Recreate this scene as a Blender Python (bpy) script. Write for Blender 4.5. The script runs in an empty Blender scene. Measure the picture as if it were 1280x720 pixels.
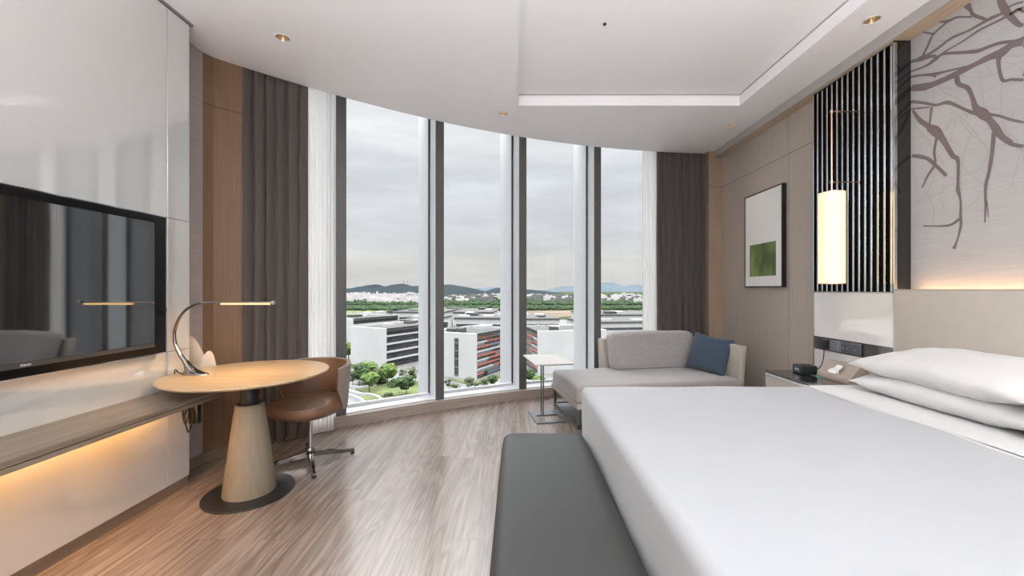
import bpy, bmesh, math, random
from mathutils import Vector, Matrix, noise

scene = bpy.context.scene
COL = scene.collection
random.seed(7)

# ------------------------------------------------------------------ camera
cam_d = bpy.data.cameras.new('camera')
cam = bpy.data.objects.new('camera', cam_d)
COL.objects.link(cam)
cam.location = (0, 0, 1.25)
cam.rotation_euler = (math.radians(90), 0, 0)
cam_d.sensor_width = 36
cam_d.lens = 36 * 500 / 1280
cam_d.shift_x = -6 / 1280
cam_d.shift_y = 2 / 1280
cam_d.clip_start = 0.03
cam_d.clip_end = 20000
scene.camera = cam

vs = scene.view_settings
vs.view_transform = 'Standard'
vs.look = 'None'
vs.gamma = 1
vs.use_curve_mapping = False
vs.exposure = 0.06

# ------------------------------------------------------------------ sky
def make_world():
    w = bpy.data.worlds.new('overcast_sky')
    scene.world = w
    w.use_nodes = True
    nt = w.node_tree
    nt.nodes.clear()
    N = nt.nodes.new
    L = nt.links.new
    tc = N('ShaderNodeTexCoord')
    sep = N('ShaderNodeSeparateXYZ')
    L(tc.outputs['Generated'], sep.inputs[0])
    ramp = N('ShaderNodeValToRGB')
    cr = ramp.color_ramp
    cr.interpolation = 'EASE'
    cr.elements[0].position = 0.0
    cr.elements[0].color = (.69, .685, .67, 1)
    cr.elements[1].position = 1.0
    cr.elements[1].color = (1.0, 1.02, 1.05, 1)
    for p, c in ((.06, (.70, .70, .685, 1)), (.16, (.645, .67, .71, 1)), (.27, (.70, .73, .77, 1)), (.36, (.80, .82, .84, 1))):
        e = cr.elements.new(p)
        e.color = c
    L(sep.outputs['Z'], ramp.inputs[0])
    mp = N('ShaderNodeMapping')
    mp.inputs['Scale'].default_value = (1.6, 1.6, 9.0)
    mp.inputs['Location'].default_value = (3.1, .4, 1.7)
    L(tc.outputs['Generated'], mp.inputs[0])
    nz = N('ShaderNodeTexNoise')
    nz.inputs['Scale'].default_value = 1.7
    nz.inputs['Detail'].default_value = 6
    nz.inputs['Roughness'].default_value = .55
    L(mp.outputs[0], nz.inputs[0])
    cl = N('ShaderNodeMapRange')
    cl.inputs[1].default_value = .35
    cl.inputs[2].default_value = .68
    cl.inputs[3].default_value = .90
    cl.inputs[4].default_value = 1.14
    L(nz.outputs[0], cl.inputs[0])
    mul = N('ShaderNodeMix')
    mul.data_type = 'RGBA'
    mul.blend_type = 'MULTIPLY'
    mul.inputs[0].default_value = 1
    L(ramp.outputs[0], mul.inputs[6])
    L(cl.outputs[0], mul.inputs[7])
    st = N('ShaderNodeMapRange')          # an overcast dome is brighter overhead than at the horizon
    st.inputs[1].default_value = .41
    st.inputs[2].default_value = .80
    st.inputs[3].default_value = SKY_LOW
    st.inputs[4].default_value = SKY_TOP
    L(sep.outputs['Z'], st.inputs[0])
    bg = N('ShaderNodeBackground')
    L(mul.outputs[2], bg.inputs[0])
    L(st.outputs[0], bg.inputs[1])
    out = N('ShaderNodeOutputWorld')
    L(bg.outputs[0], out.inputs[0])

SKY_LOW, SKY_TOP = 1.0, 16.0
make_world()

def area(name, loc, rot, sx, sy, power, col=(1, 1, 1), spread=180):
    d = bpy.data.lights.new(name, 'AREA')
    d.shape = 'RECTANGLE'
    d.size, d.size_y = sx, sy
    d.energy = power
    d.color = col
    d.spread = math.radians(spread)
    o = bpy.data.objects.new(name, d)
    o.location = loc
    o.rotation_euler = rot
    COL.objects.link(o)
    return o

R90 = math.radians(90)
# added fill lights behind the camera: one overhead, one upright at the room end
area('added_overhead_fill', (0.25, -1.15, 2.93), (0, 0, 0), 3.6, 1.9, 6, (.96, .98, 1))
area('added_back_fill', (0.2, -2.5, 1.45), (R90, 0, 0), 4.3, 2.7, 4, (.95, .98, 1))
# added upward fill, bounced off the ceiling to brighten it; no real lamp
area('added_uplight_fill', (0.3, -1.3, 1.0), (math.radians(179), 0, 0), 3.4, 1.3, 300, (.92, .965, 1), 141)
# warm LED strips: under the floating shelf, and on the ledge behind the headboard
area('shelf_led_strip', (-2.03, -.05, .612), (0, 0, 0), .03, 4.8, 25, (1, .48, .12))
area('headboard_led_strip', (2.535, .9, 1.225), (math.radians(180), 0, 0), .03, 3.3, 4.5, (1, .58, .30))

# ------------------------------------------------------------------ helpers
def new_mat(name):
    m = bpy.data.materials.new(name)
    m.use_nodes = True
    nt = m.node_tree
    b = nt.nodes.get('Principled BSDF')
    return m, nt, b

def lin(r, g, b):
    f = lambda v: ((v / 255 + .055) / 1.055) ** 2.4 if v > 10 else v / 255 / 12.92
    return (f(r), f(g), f(b), 1)

def pmat(name, col, rough=.5, metal=0, coat=0, bump=None, var=None, spec=.5, emit=None, sheen=0, coord='Object', ior=None):
    """principled material; var=(scale vector, amount) gives a noise mottling; bump=(scale vector, strength)"""
    m, nt, b = new_mat(name)
    b.inputs['Base Color'].default_value = col
    b.inputs['Roughness'].default_value = rough
    b.inputs['Metallic'].default_value = metal
    b.inputs['Coat Weight'].default_value = coat
    b.inputs['Coat Roughness'].default_value = .03
    b.inputs['Specular IOR Level'].default_value = spec
    b.inputs['Sheen Weight'].default_value = sheen
    if ior:
        b.inputs['Coat IOR'].default_value = ior
    if emit:
        b.inputs['Emission Color'].default_value = emit[0]
        b.inputs['Emission Strength'].default_value = emit[1]
    L = nt.links.new
    if var or bump:
        tc = nt.nodes.new('ShaderNodeTexCoord')
    if var:
        mp = nt.nodes.new('ShaderNodeMapping')
        mp.inputs['Scale'].default_value = var[0]
        L(tc.outputs[coord], mp.inputs[0])
        nz = nt.nodes.new('ShaderNodeTexNoise')
        nz.inputs['Scale'].default_value = 1
        nz.inputs['Detail'].default_value = 5
        L(mp.outputs[0], nz.inputs[0])
        mx = nt.nodes.new('ShaderNodeMix')
        mx.data_type = 'RGBA'
        a = var[1]
        mx.inputs[6].default_value = tuple(c * (1 - a) for c in col[:3]) + (1,)
        mx.inputs[7].default_value = tuple(min(1, c * (1 + a)) for c in col[:3]) + (1,)
        ct = nt.nodes.new('ShaderNodeMapRange')
        ct.inputs[1].default_value = .3
        ct.inputs[2].default_value = .7
        L(nz.outputs[0], ct.inputs[0])
        L(ct.outputs[0], mx.inputs[0])
        L(mx.outputs[2], b.inputs['Base Color'])
    if bump:
        mp2 = nt.nodes.new('ShaderNodeMapping')
        mp2.inputs['Scale'].default_value = bump[0]
        L(tc.outputs[coord], mp2.inputs[0])
        n2 = nt.nodes.new('ShaderNodeTexNoise')
        n2.inputs['Scale'].default_value = 1
        n2.inputs['Detail'].default_value = 3
        L(mp2.outputs[0], n2.inputs[0])
        bp = nt.nodes.new('ShaderNodeBump')
        bp.inputs['Strength'].default_value = bump[1]
        bp.inputs['Distance'].default_value = bump[2] if len(bump) > 2 else .002
        L(n2.outputs[0], bp.inputs['Height'])
        L(bp.outputs[0], b.inputs['Normal'])
    return m

def wood(name, c1, c2, scale, rough=.45, seam=None):
    """straight-grained veneer; scale = per-axis noise frequency (low along the grain); seam=(axis, position) a fine joint"""
    m, nt, b = new_mat(name)
    L = nt.links.new
    tc = nt.nodes.new('ShaderNodeTexCoord')
    mp = nt.nodes.new('ShaderNodeMapping')
    mp.inputs['Scale'].default_value = scale
    L(tc.outputs['Object'], mp.inputs[0])
    n = nt.nodes.new('ShaderNodeTexNoise')
    n.inputs['Scale'].default_value = 1
    n.inputs['Detail'].default_value = 6
    n.inputs['Roughness'].default_value = .65
    L(mp.outputs[0], n.inputs[0])
    r = nt.nodes.new('ShaderNodeValToRGB')
    r.color_ramp.elements[0].position = .32
    r.color_ramp.elements[0].color = c1
    r.color_ramp.elements[1].position = .68
    r.color_ramp.elements[1].color = c2
    L(n.outputs[0], r.inputs[0])
    last = r.outputs[0]
    if seam:
        sp = nt.nodes.new('ShaderNodeSeparateXYZ')
        L(tc.outputs['Object'], sp.inputs[0])
        prev = None
        for ax, pos, wd in seam:
            s = nt.nodes.new('ShaderNodeMath')
            s.operation = 'COMPARE'
            s.inputs[1].default_value = pos
            s.inputs[2].default_value = wd
            L(sp.outputs[ax], s.inputs[0])
            if prev:
                a = nt.nodes.new('ShaderNodeMath')
                a.operation = 'MAXIMUM'
                L(prev, a.inputs[0])
                L(s.outputs[0], a.inputs[1])
                prev = a.outputs[0]
            else:
                prev = s.outputs[0]
        mx = nt.nodes.new('ShaderNodeMix')
        mx.data_type = 'RGBA'
        L(prev, mx.inputs[0])
        L(last, mx.inputs[6])
        mx.inputs[7].default_value = tuple(c * .35 for c in c1[:3]) + (1,)
        last = mx.outputs[2]
    L(last, b.inputs['Base Color'])
    b.inputs['Roughness'].default_value = rough
    bp = nt.nodes.new('ShaderNodeBump')
    bp.inputs['Strength'].default_value = .12
    bp.inputs['Distance'].default_value = .001
    L(n.outputs[0], bp.inputs['Height'])
    L(bp.outputs[0], b.inputs['Normal'])
    return m

def link_mesh(name, bm, mat, parent=None, smooth=False, angle=40):
    me = bpy.data.meshes.new(name)
    bmesh.ops.recalc_face_normals(bm, faces=bm.faces[:])
    bm.to_mesh(me)
    bm.free()
    mats = mat if isinstance(mat, (list, tuple)) else [mat]
    for mm in mats:
        me.materials.append(mm)
    if smooth:
        for p in me.polygons:
            p.use_smooth = True
        me.set_sharp_from_angle(angle=math.radians(angle))
    o = bpy.data.objects.new(name, me)
    COL.objects.link(o)
    if parent:
        o.parent = parent
    return o

def thing(name, label, cat, loc=(0, 0, 0), rz=0, group=None):
    o = bpy.data.objects.new(name, None)
    COL.objects.link(o)
    o.empty_display_size = .1
    o.location = loc
    o.rotation_euler = (0, 0, rz)
    o['label'] = label
    o['category'] = cat
    if group:
        o['group'] = group
    return o

def tag(o, label, cat, group=None, kind=None):
    o['label'] = label
    o['category'] = cat
    if group:
        o['group'] = group
    if kind:
        o['kind'] = kind
    return o

def struct(o, label=None):
    o['kind'] = 'structure'
    if label:
        o['label'] = label
    return o

def dup(root, label=None, group=None):
    r = root.copy()
    COL.objects.link(r)
    if label:
        r['label'] = label
    if group:
        r['group'] = group
    for ch in list(root.children):
        c = ch.copy()
        COL.objects.link(c)
        c.parent = r
        for g in list(ch.children):
            d = g.copy()
            COL.objects.link(d)
            d.parent = c
    return r

def B():
    return bmesh.new()

def box(bm, x0, x1, y0, y1, z0, z1, bev=0, seg=2, mi=0):
    r = bmesh.ops.create_cube(bm, size=1)
    vs_ = r['verts']
    for v in vs_:
        v.co = Vector((x0 + (v.co.x + .5) * (x1 - x0), y0 + (v.co.y + .5) * (y1 - y0), z0 + (v.co.z + .5) * (z1 - z0)))
    fs = list({f for v in vs_ for f in v.link_faces})
    for f in fs:
        f.material_index = mi
    if bev:
        es = list({e for v in vs_ for e in v.link_edges})
        bmesh.ops.bevel(bm, geom=es, offset=bev, segments=seg, profile=.5, affect='EDGES', clamp_overlap=True)
    return bm

def prism(bm, poly, z0, z1, mi=0):
    a = [bm.verts.new((p[0], p[1], z0)) for p in poly]
    b = [bm.verts.new((p[0], p[1], z1)) for p in poly]
    n = len(poly)
    fs = [bm.faces.new(a[::-1]), bm.faces.new(b)]
    for i in range(n):
        fs.append(bm.faces.new((a[i], a[(i + 1) % n], b[(i + 1) % n], b[i])))
    for f in fs:
        f.material_index = mi
    return bm

def lathe(bm, prof, seg=48, c=(0, 0), mi=0):
    rings = []
    for r, z in prof:
        if r < 1e-6:
            rings.append([bm.verts.new((c[0], c[1], z))])
        else:
            rings.append([bm.verts.new((c[0] + r * math.cos(2 * math.pi * i / seg), c[1] + r * math.sin(2 * math.pi * i / seg), z)) for i in range(seg)])
    for a, b in zip(rings, rings[1:]):
        for i in range(seg):
            j = (i + 1) % seg
            if len(a) == 1 and len(b) == 1:
                continue
            if len(a) == 1:
                f = bm.faces.new((a[0], b[j], b[i]))
            elif len(b) == 1:
                f = bm.faces.new((a[i], a[j], b[0]))
            else:
                f = bm.faces.new((a[i], a[j], b[j], b[i]))
            f.material_index = mi
    return bm

def smooth_path(pts, n=6):
    """Catmull-Rom through tuples of any length"""
    out = []
    P = [pts[0]] + list(pts) + [pts[-1]]
    for i in range(1, len(P) - 2):
        p0, p1, p2, p3 = P[i - 1], P[i], P[i + 1], P[i + 2]
        for k in range(n):
            t = k / n
            out.append(tuple(.5 * (2 * b + (c - a) * t + (2 * a - 5 * b + 4 * c - d) * t * t + (3 * b - a - 3 * c + d) * t ** 3)
                             for a, b, c, d in zip(p0, p1, p2, p3)))
    out.append(tuple(pts[-1]))
    return out

def tube(bm, pts, rad, seg=10, sx=1, mi=0):
    """sweep a circle along pts; rad = number or list"""
    n = len(pts)
    P = [Vector(p[:3]) for p in pts]
    rads = rad if isinstance(rad, (list, tuple)) else [rad] * n
    up = None
    rings = []
    for i in range(n):
        t = (P[min(i + 1, n - 1)] - P[max(i - 1, 0)]).normalized()
        if up is None:
            up = Vector((0, 0, 1)) if abs(t.z) < .9 else Vector((0, 1, 0))
        s = t.cross(up)
        s.normalize()
        up = s.cross(t).normalized()
        rings.append([bm.verts.new(P[i] + s * (rads[i] * sx * math.cos(2 * math.pi * k / seg)) + up * (rads[i] * math.sin(2 * math.pi * k / seg))) for k in range(seg)])
    for a, b in zip(rings, rings[1:]):
        for k in range(seg):
            f = bm.faces.new((a[k], a[(k + 1) % seg], b[(k + 1) % seg], b[k]))
            f.material_index = mi
    bm.faces.new(rings[0][::-1]).material_index = mi
    bm.faces.new(rings[-1]).material_index = mi
    return bm

def grid_surface(bm, nu, nv, fn, closed_u=False):
    V = [[bm.verts.new(fn(i / (nu if closed_u else nu - 1), j / (nv - 1))) for j in range(nv)] for i in range(nu)]
    for i in range(nu if closed_u else nu - 1):
        for j in range(nv - 1):
            bm.faces.new((V[i][j], V[(i + 1) % nu][j], V[(i + 1) % nu][j + 1], V[i][j + 1]))
    return V

def soft_box(bm, w, d, h, r, puff=0, n=14, wob=0, seed=0, center=(0, 0, 0)):
    """upholstered block: rounded box of w x d x h whose faces swell by puff; base at z=0 centred in x,y"""
    tmp = bmesh.new()
    bmesh.ops.create_cube(tmp, size=2)
    bmesh.ops.subdivide_edges(tmp, edges=tmp.edges[:], cuts=n, use_grid_fill=True)
    hw, hd, hh = w / 2, d / 2, h / 2
    def warp(t, half):
        # spread grid points so that more of them fall in the rounded border
        k = max(0.02, 1 - r / half)
        a = abs(t)
        s = a / .6 * k if a < .6 else k + (a - .6) / .4 * (1 - k)
        return math.copysign(s * half, t)
    for v in tmp.verts:
        u = v.co.copy()
        p = Vector((warp(u.x, hw), warp(u.y, hd), warp(u.z, hh)))
        q = Vector((max(-hw + r, min(hw - r, p.x)), max(-hd + r, min(hd - r, p.y)), max(-hh + r, min(hh - r, p.z))))
        dv = p - q
        if dv.length > 1e-9:
            p = q + dv.normalized() * r
        if puff:
            fx, fy, fz = (1 - (p.x / hw) ** 2), (1 - (p.y / hd) ** 2), (1 - (p.z / hh) ** 2)
            p.z += puff * max(0, fx) ** .5 * max(0, fy) ** .5 * (1 if p.z > 0 else -1) * min(1, abs(p.z) / hh)
            p.x += puff * .5 * max(0, fy) ** .5 * max(0, fz) ** .5 * p.x / hw
            p.y += puff * .5 * max(0, fx) ** .5 * max(0, fz) ** .5 * p.y / hd
        if wob:
            nv = noise.noise_vector(p * 4.0 + Vector((seed, seed * 1.7, 0)))
            p += nv * wob
        v.co = p + Vector((center[0], center[1], center[2] + hh))
    me = bpy.data.meshes.new('tmp')
    tmp.to_mesh(me)
    tmp.free()
    bm.from_mesh(me)
    bpy.data.meshes.remove(me)
    return bm

def text_mesh(name, body, size, mat, parent, depth=.0008):
    cu = bpy.data.curves.new(name, 'FONT')
    cu.body = body
    cu.size = size
    cu.extrude = depth
    cu.align_x = 'CENTER'
    cu.align_y = 'CENTER'
    t = bpy.data.objects.new(name, cu)
    me = bpy.data.meshes.new_from_object(t)
    bpy.data.objects.remove(t)
    bpy.data.curves.remove(cu)
    me.materials.append(mat)
    o = bpy.data.objects.new(name, me)
    COL.objects.link(o)
    o.parent = parent
    return o

# the window wall bulges outward on a circle: everything along it is placed by angle and radius
CC = Vector((2.8365, -2.1391))
RW = 7.2025
def arc(deg, r):
    a = math.radians(deg)
    return (CC.x + r * math.sin(a), CC.y + r * math.cos(a))
def arc_prism(bm, a0, a1, r0, r1, z0, z1, n=12, mi=0):
    o = [arc(a0 + (a1 - a0) * i / n, r1) for i in range(n + 1)]
    q = [arc(a1 - (a1 - a0) * i / n, r0) for i in range(n + 1)]
    return prism(bm, o + q, z0, z1, mi)

CEIL = 2.96
# ------------------------------------------------------------------ materials
M = {}
M['paint'] = pmat('ceiling_paint', (.94, .925, .935, 1), .7)
M['lacquer'] = pmat('white_lacquered_glass', (.62, .615, .59, 1), .10, coat=1.0, spec=.6, ior=3.0, bump=((2.2, 2.2, .8), .03, .004))
M['lacquer_gap'] = pmat('panel_gap_dark', (.18, .17, .15, 1), .6)
M['textile_wall'] = pmat('mauve_textile_wallcover', (.36, .31, .30, 1), .85, var=((8, 8, 260), .12))
M['oak_column'] = wood('oak_veneer_upright', (.150, .082, .042, 1), (.205, .116, .062, 1), (110, 110, 2.2), .5, seam=[(2, 2.60, .003)])
M['oak_right'] = wood('pale_oak_veneer', (.41, .35, .30, 1), (.505, .44, .38, 1), (110, 110, 2.0), .5, seam=[(2, 2.52, .003), (1, 3.745, .002)])
M['oak_return'] = wood('oak_veneer_return', (.27, .195, .135, 1), (.35, .26, .185, 1), (110, 110, 2.0), .5, seam=[(2, 2.52, .003)])
M['oak_soffit'] = wood('oak_soffit', (.48, .37, .26, 1), (.58, .46, .34, 1), (60, 2.2, 60), .5)
M['shelf_wood'] = wood('brown_grey_oak', (.165, .125, .09, 1), (.28, .22, .165, 1), (42, 1.3, 42), .4)
M['plinth'] = wood('brown_plinth', (.16, .11, .075, 1), (.22, .155, .105, 1), (60, 2, 60), .5)
M['kerb_wood'] = wood('taupe_kerb_wood', (.27, .22, .185, 1), (.37, .31, .27, 1), (3, 3, 60), .45)
M['desk_wood'] = wood('pale_desk_oak', (.44, .315, .185, 1), (.53, .395, .245, 1), (2.0, 60, 40), .38, seam=[(1, -.112, .002)])
M['cone_wood'] = wood('pale_cone_oak', (.225, .182, .127, 1), (.275, .228, .165, 1), (60, 60, 3), .45)
M['alu'] = pmat('grey_aluminium', (.66, .68, .70, 1), .34, metal=.35, var=((3, 3, .6), .06))
M['mullion_front'] = pmat('dark_grey_mullion_front', (.11, .108, .106, 1), .4, metal=.3)  # thin front strip of each mullion, darker than its sides
M['alu_sill'] = pmat('silver_sill', (.66, .67, .69, 1), .35, metal=.35)
M['fin'] = pmat('pale_exterior_fin', (.34, .345, .355, 1), .5, var=((14, 14, 5), .05))
M['black_metal'] = pmat('black_metal', (.018, .018, .019, 1), .38)
M['graphite'] = pmat('graphite_metal', (.13, .135, .14, 1), .35, metal=.6)
M['chrome'] = pmat('polished_chrome', (.72, .72, .73, 1), .08, metal=1)
M['bronze_chrome'] = pmat('dark_polished_chrome', (.25, .225, .21, 1), .10, metal=1)
M['black_glass'] = pmat('black_mirror_glass', (.006, .006, .007, 1), .04, spec=.7, coat=.5)
M['black_plastic'] = pmat('black_plastic', (.012, .012, .013, 1), .4)
M['linen'] = pmat('white_bed_linen', (.375, .38, .39, 1), .75, sheen=.2, bump=((5, 5, 5), .15, .02))
M['linen_warm_lit'] = pmat('white_cotton_warm_lit', (.61, .595, .58, 1), .7, sheen=.2, bump=((9, 9, 9), .15, .01))  # white linen with the warm light at the pillow end mixed in
M['grey_leather'] = pmat('grey_leather', (.038, .0375, .036, 1), .52, bump=((160, 160, 160), .12, .001), var=((3, 3, 3), .05))
M['brown_leather'] = pmat('brown_leather', (.175, .095, .055, 1), .42, bump=((180, 180, 180), .12, .001), var=((5, 5, 5), .10))
M['taupe_leather'] = pmat('taupe_leather', (.26, .215, .185, 1), .45, bump=((180, 180, 180), .12, .001))
M['sofa_fabric'] = pmat('greige_woven_fabric', (.33, .305, .30, 1), .9, sheen=.3, var=((90, 90, 90), .16), bump=((240, 240, 240), .3, .001))
M['sofa_leather'] = pmat('beige_leatherette', (.40, .36, .31, 1), .5)
M['blue_fabric'] = pmat('slate_blue_fabric', (.040, .064, .098, 1), .85, sheen=.25, var=((120, 120, 120), .15), bump=((300, 300, 300), .25, .001))
M['curtain'] = pmat('brown_grey_blackout_curtain', (.088, .071, .062, 1), .85, sheen=.2, var=((200, 200, 60), .08))
M['headboard'] = pmat('beige_headboard_leather', (.55, .495, .43, 1), .6, var=((14, 14, 14), .025), bump=((200, 200, 200), .10, .001))
M['stone_top'] = pmat('pale_stone_top', (.66, .63, .60, 1), .3, var=((9, 9, 9), .05))

def floor_material():
    m, nt, b = new_mat('greige_oak_planks')
    N = nt.nodes.new
    L = nt.links.new
    tc = N('ShaderNodeTexCoord')
    rot = N('ShaderNodeMapping')
    rot.inputs['Rotation'].default_value = (0, 0, R90)
    L(tc.outputs['Object'], rot.inputs[0])
    br = N('ShaderNodeTexBrick')
    br.offset = .37
    br.offset_frequency = 3
    br.squash = .8
    br.squash_frequency = 2
    br.inputs['Color1'].default_value = (0, 0, 0, 1)
    br.inputs['Color2'].default_value = (1, 1, 1, 1)
    br.inputs['Mortar'].default_value = (.5, .5, .5, 1)
    br.inputs['Scale'].default_value = 1
    br.inputs['Mortar Size'].default_value = .0012
    br.inputs['Brick Width'].default_value = 1.25
    br.inputs['Row Height'].default_value = .16
    L(rot.outputs[0], br.inputs[0])
    # shift the grain of every plank by its own random tone
    sc = N('ShaderNodeVectorMath')
    sc.operation = 'SCALE'
    sc.inputs[0].default_value = (7.3, 13.1, 3.0)
    L(br.outputs['Color'], sc.inputs[3])
    add = N('ShaderNodeVectorMath')
    add.operation = 'ADD'
    L(tc.outputs['Object'], add.inputs[0])
    L(sc.outputs[0], add.inputs[1])
    mp = N('ShaderNodeMapping')
    mp.inputs['Scale'].default_value = (55, 1.2, 1)
    L(add.outputs[0], mp.inputs[0])
    n1 = N('ShaderNodeTexNoise')
    n1.inputs['Scale'].default_value = 1
    n1.inputs['Detail'].default_value = 7
    n1.inputs['Roughness'].default_value = .62
    L(mp.outputs[0], n1.inputs[0])
    mp2 = N('ShaderNodeMapping')
    mp2.inputs['Scale'].default_value = (6.5, .75, 1)
    L(add.outputs[0], mp2.inputs[0])
    n2 = N('ShaderNodeTexNoise')          # rings: contour lines of a slow noise give the cathedral figure
    n2.inputs['Scale'].default_value = 1
    n2.inputs['Detail'].default_value = 2
    n2.inputs['Distortion'].default_value = .7
    L(mp2.outputs[0], n2.inputs[0])
    mm = N('ShaderNodeMath')
    mm.operation = 'MULTIPLY'
    mm.inputs[1].default_value = 60
    L(n2.outputs[0], mm.inputs[0])
    sn = N('ShaderNodeMath')
    sn.operation = 'SINE'
    L(mm.outputs[0], sn.inputs[0])
    mr = N('ShaderNodeMapRange')
    mr.inputs[1].default_value = -1
    mr.inputs[2].default_value = 1
    mr.inputs[3].default_value = -.09
    mr.inputs[4].default_value = .09
    L(sn.outputs[0], mr.inputs[0])
    s = N('ShaderNodeMath')
    s.operation = 'ADD'
    L(n1.outputs[0], s.inputs[0])
    L(mr.outputs[0], s.inputs[1])
    pt = N('ShaderNodeMapRange')
    pt.inputs[3].default_value = -.07
    pt.inputs[4].default_value = .07
    L(br.outputs['Color'], pt.inputs[0])
    s2 = N('ShaderNodeMath')
    s2.operation = 'ADD'
    L(s.outputs[0], s2.inputs[0])
    L(pt.outputs[0], s2.inputs[1])
    r = N('ShaderNodeValToRGB')
    r.color_ramp.elements[0].position = .28
    r.color_ramp.elements[0].color = FLOOR_DARK
    r.color_ramp.elements[1].position = .72
    r.color_ramp.elements[1].color = FLOOR_LIGHT
    L(s2.outputs[0], r.inputs[0])
    mx = N('ShaderNodeMix')
    mx.data_type = 'RGBA'
    L(br.outputs['Fac'], mx.inputs[0])
    L(r.outputs[0], mx.inputs[6])
    mx.inputs[7].default_value = tuple(c * .95 for c in FLOOR_DARK[:3]) + (1,)
    L(mx.outputs[2], b.inputs['Base Color'])
    b.inputs['Roughness'].default_value = .25
    b.inputs['Specular IOR Level'].default_value = .8
    bp = N('ShaderNodeBump')
    bp.inputs['Strength'].default_value = .08
    bp.inputs['Distance'].default_value = .001
    L(s.outputs[0], bp.inputs['Height'])
    L(bp.outputs[0], b.inputs['Normal'])
    return m
FLOOR_DARK = (.138, .101, .079, 1)
FLOOR_LIGHT = (.31, .248, .208, 1)
M['floor'] = floor_material()

def glass_material(name, reflect, tint=(1, 1, 1, 1)):
    m, nt, b = new_mat(name)
    nt.nodes.remove(b)
    N = nt.nodes.new
    L = nt.links.new
    tr = N('ShaderNodeBsdfTransparent')
    tr.inputs[0].default_value = tint
    gl = N('ShaderNodeBsdfGlossy')
    gl.inputs['Roughness'].default_value = .0
    lw = N('ShaderNodeFresnel')
    lw.inputs[0].default_value = 1.3
    k = N('ShaderNodeMath')
    k.operation = 'MULTIPLY'
    k.inputs[1].default_value = reflect
    L(lw.outputs[0], k.inputs[0])
    mx = N('ShaderNodeMixShader')
    L(k.outputs[0], mx.inputs[0])
    L(tr.outputs[0], mx.inputs[1])
    L(gl.outputs[0], mx.inputs[2])
    L(mx.outputs[0], nt.nodes['Material Output'].inputs[0])
    return m
M['glass'] = glass_material('window_glass', .8, (.985, .99, .99, 1))

def sheer_material():
    m, nt, b = new_mat('white_sheer_voile')
    nt.nodes.remove(b)
    N = nt.nodes.new
    L = nt.links.new
    tr = N('ShaderNodeBsdfTransparent')
    tl = N('ShaderNodeBsdfTranslucent')
    tl.inputs[0].default_value = (.90, .89, .87, 1)
    df = N('ShaderNodeBsdfDiffuse')
    df.inputs[0].default_value = (.85, .83, .81, 1)
    m1 = N('ShaderNodeMixShader')
    m1.inputs[0].default_value = .45
    L(tl.outputs[0], m1.inputs[1])
    L(df.outputs[0], m1.inputs[2])
    m2 = N('ShaderNodeMixShader')
    m2.inputs[0].default_value = .86
    L(tr.outputs[0], m2.inputs[1])
    L(m1.outputs[0], m2.inputs[2])
    L(m2.outputs[0], nt.nodes['Material Output'].inputs[0])
    return m
M['sheer'] = sheer_material()

def emit_mat(name, col, strength):
    m, nt, b = new_mat(name)
    nt.nodes.remove(b)
    e = nt.nodes.new('ShaderNodeEmission')
    e.inputs[0].default_value = col
    e.inputs[1].default_value = strength
    nt.links.new(e.outputs[0], nt.nodes['Material Output'].inputs[0])
    return m
M['copper'] = pmat('copper_reflector', (.92, .80, .68, 1), .18, metal=1)
M['led'] = emit_mat('warm_led_bar', (1, .64, .24, 1), 2.6)
M['lamp_inner'] = emit_mat('downlight_lamp', (1, .84, .64, 1), 4.5)

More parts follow.
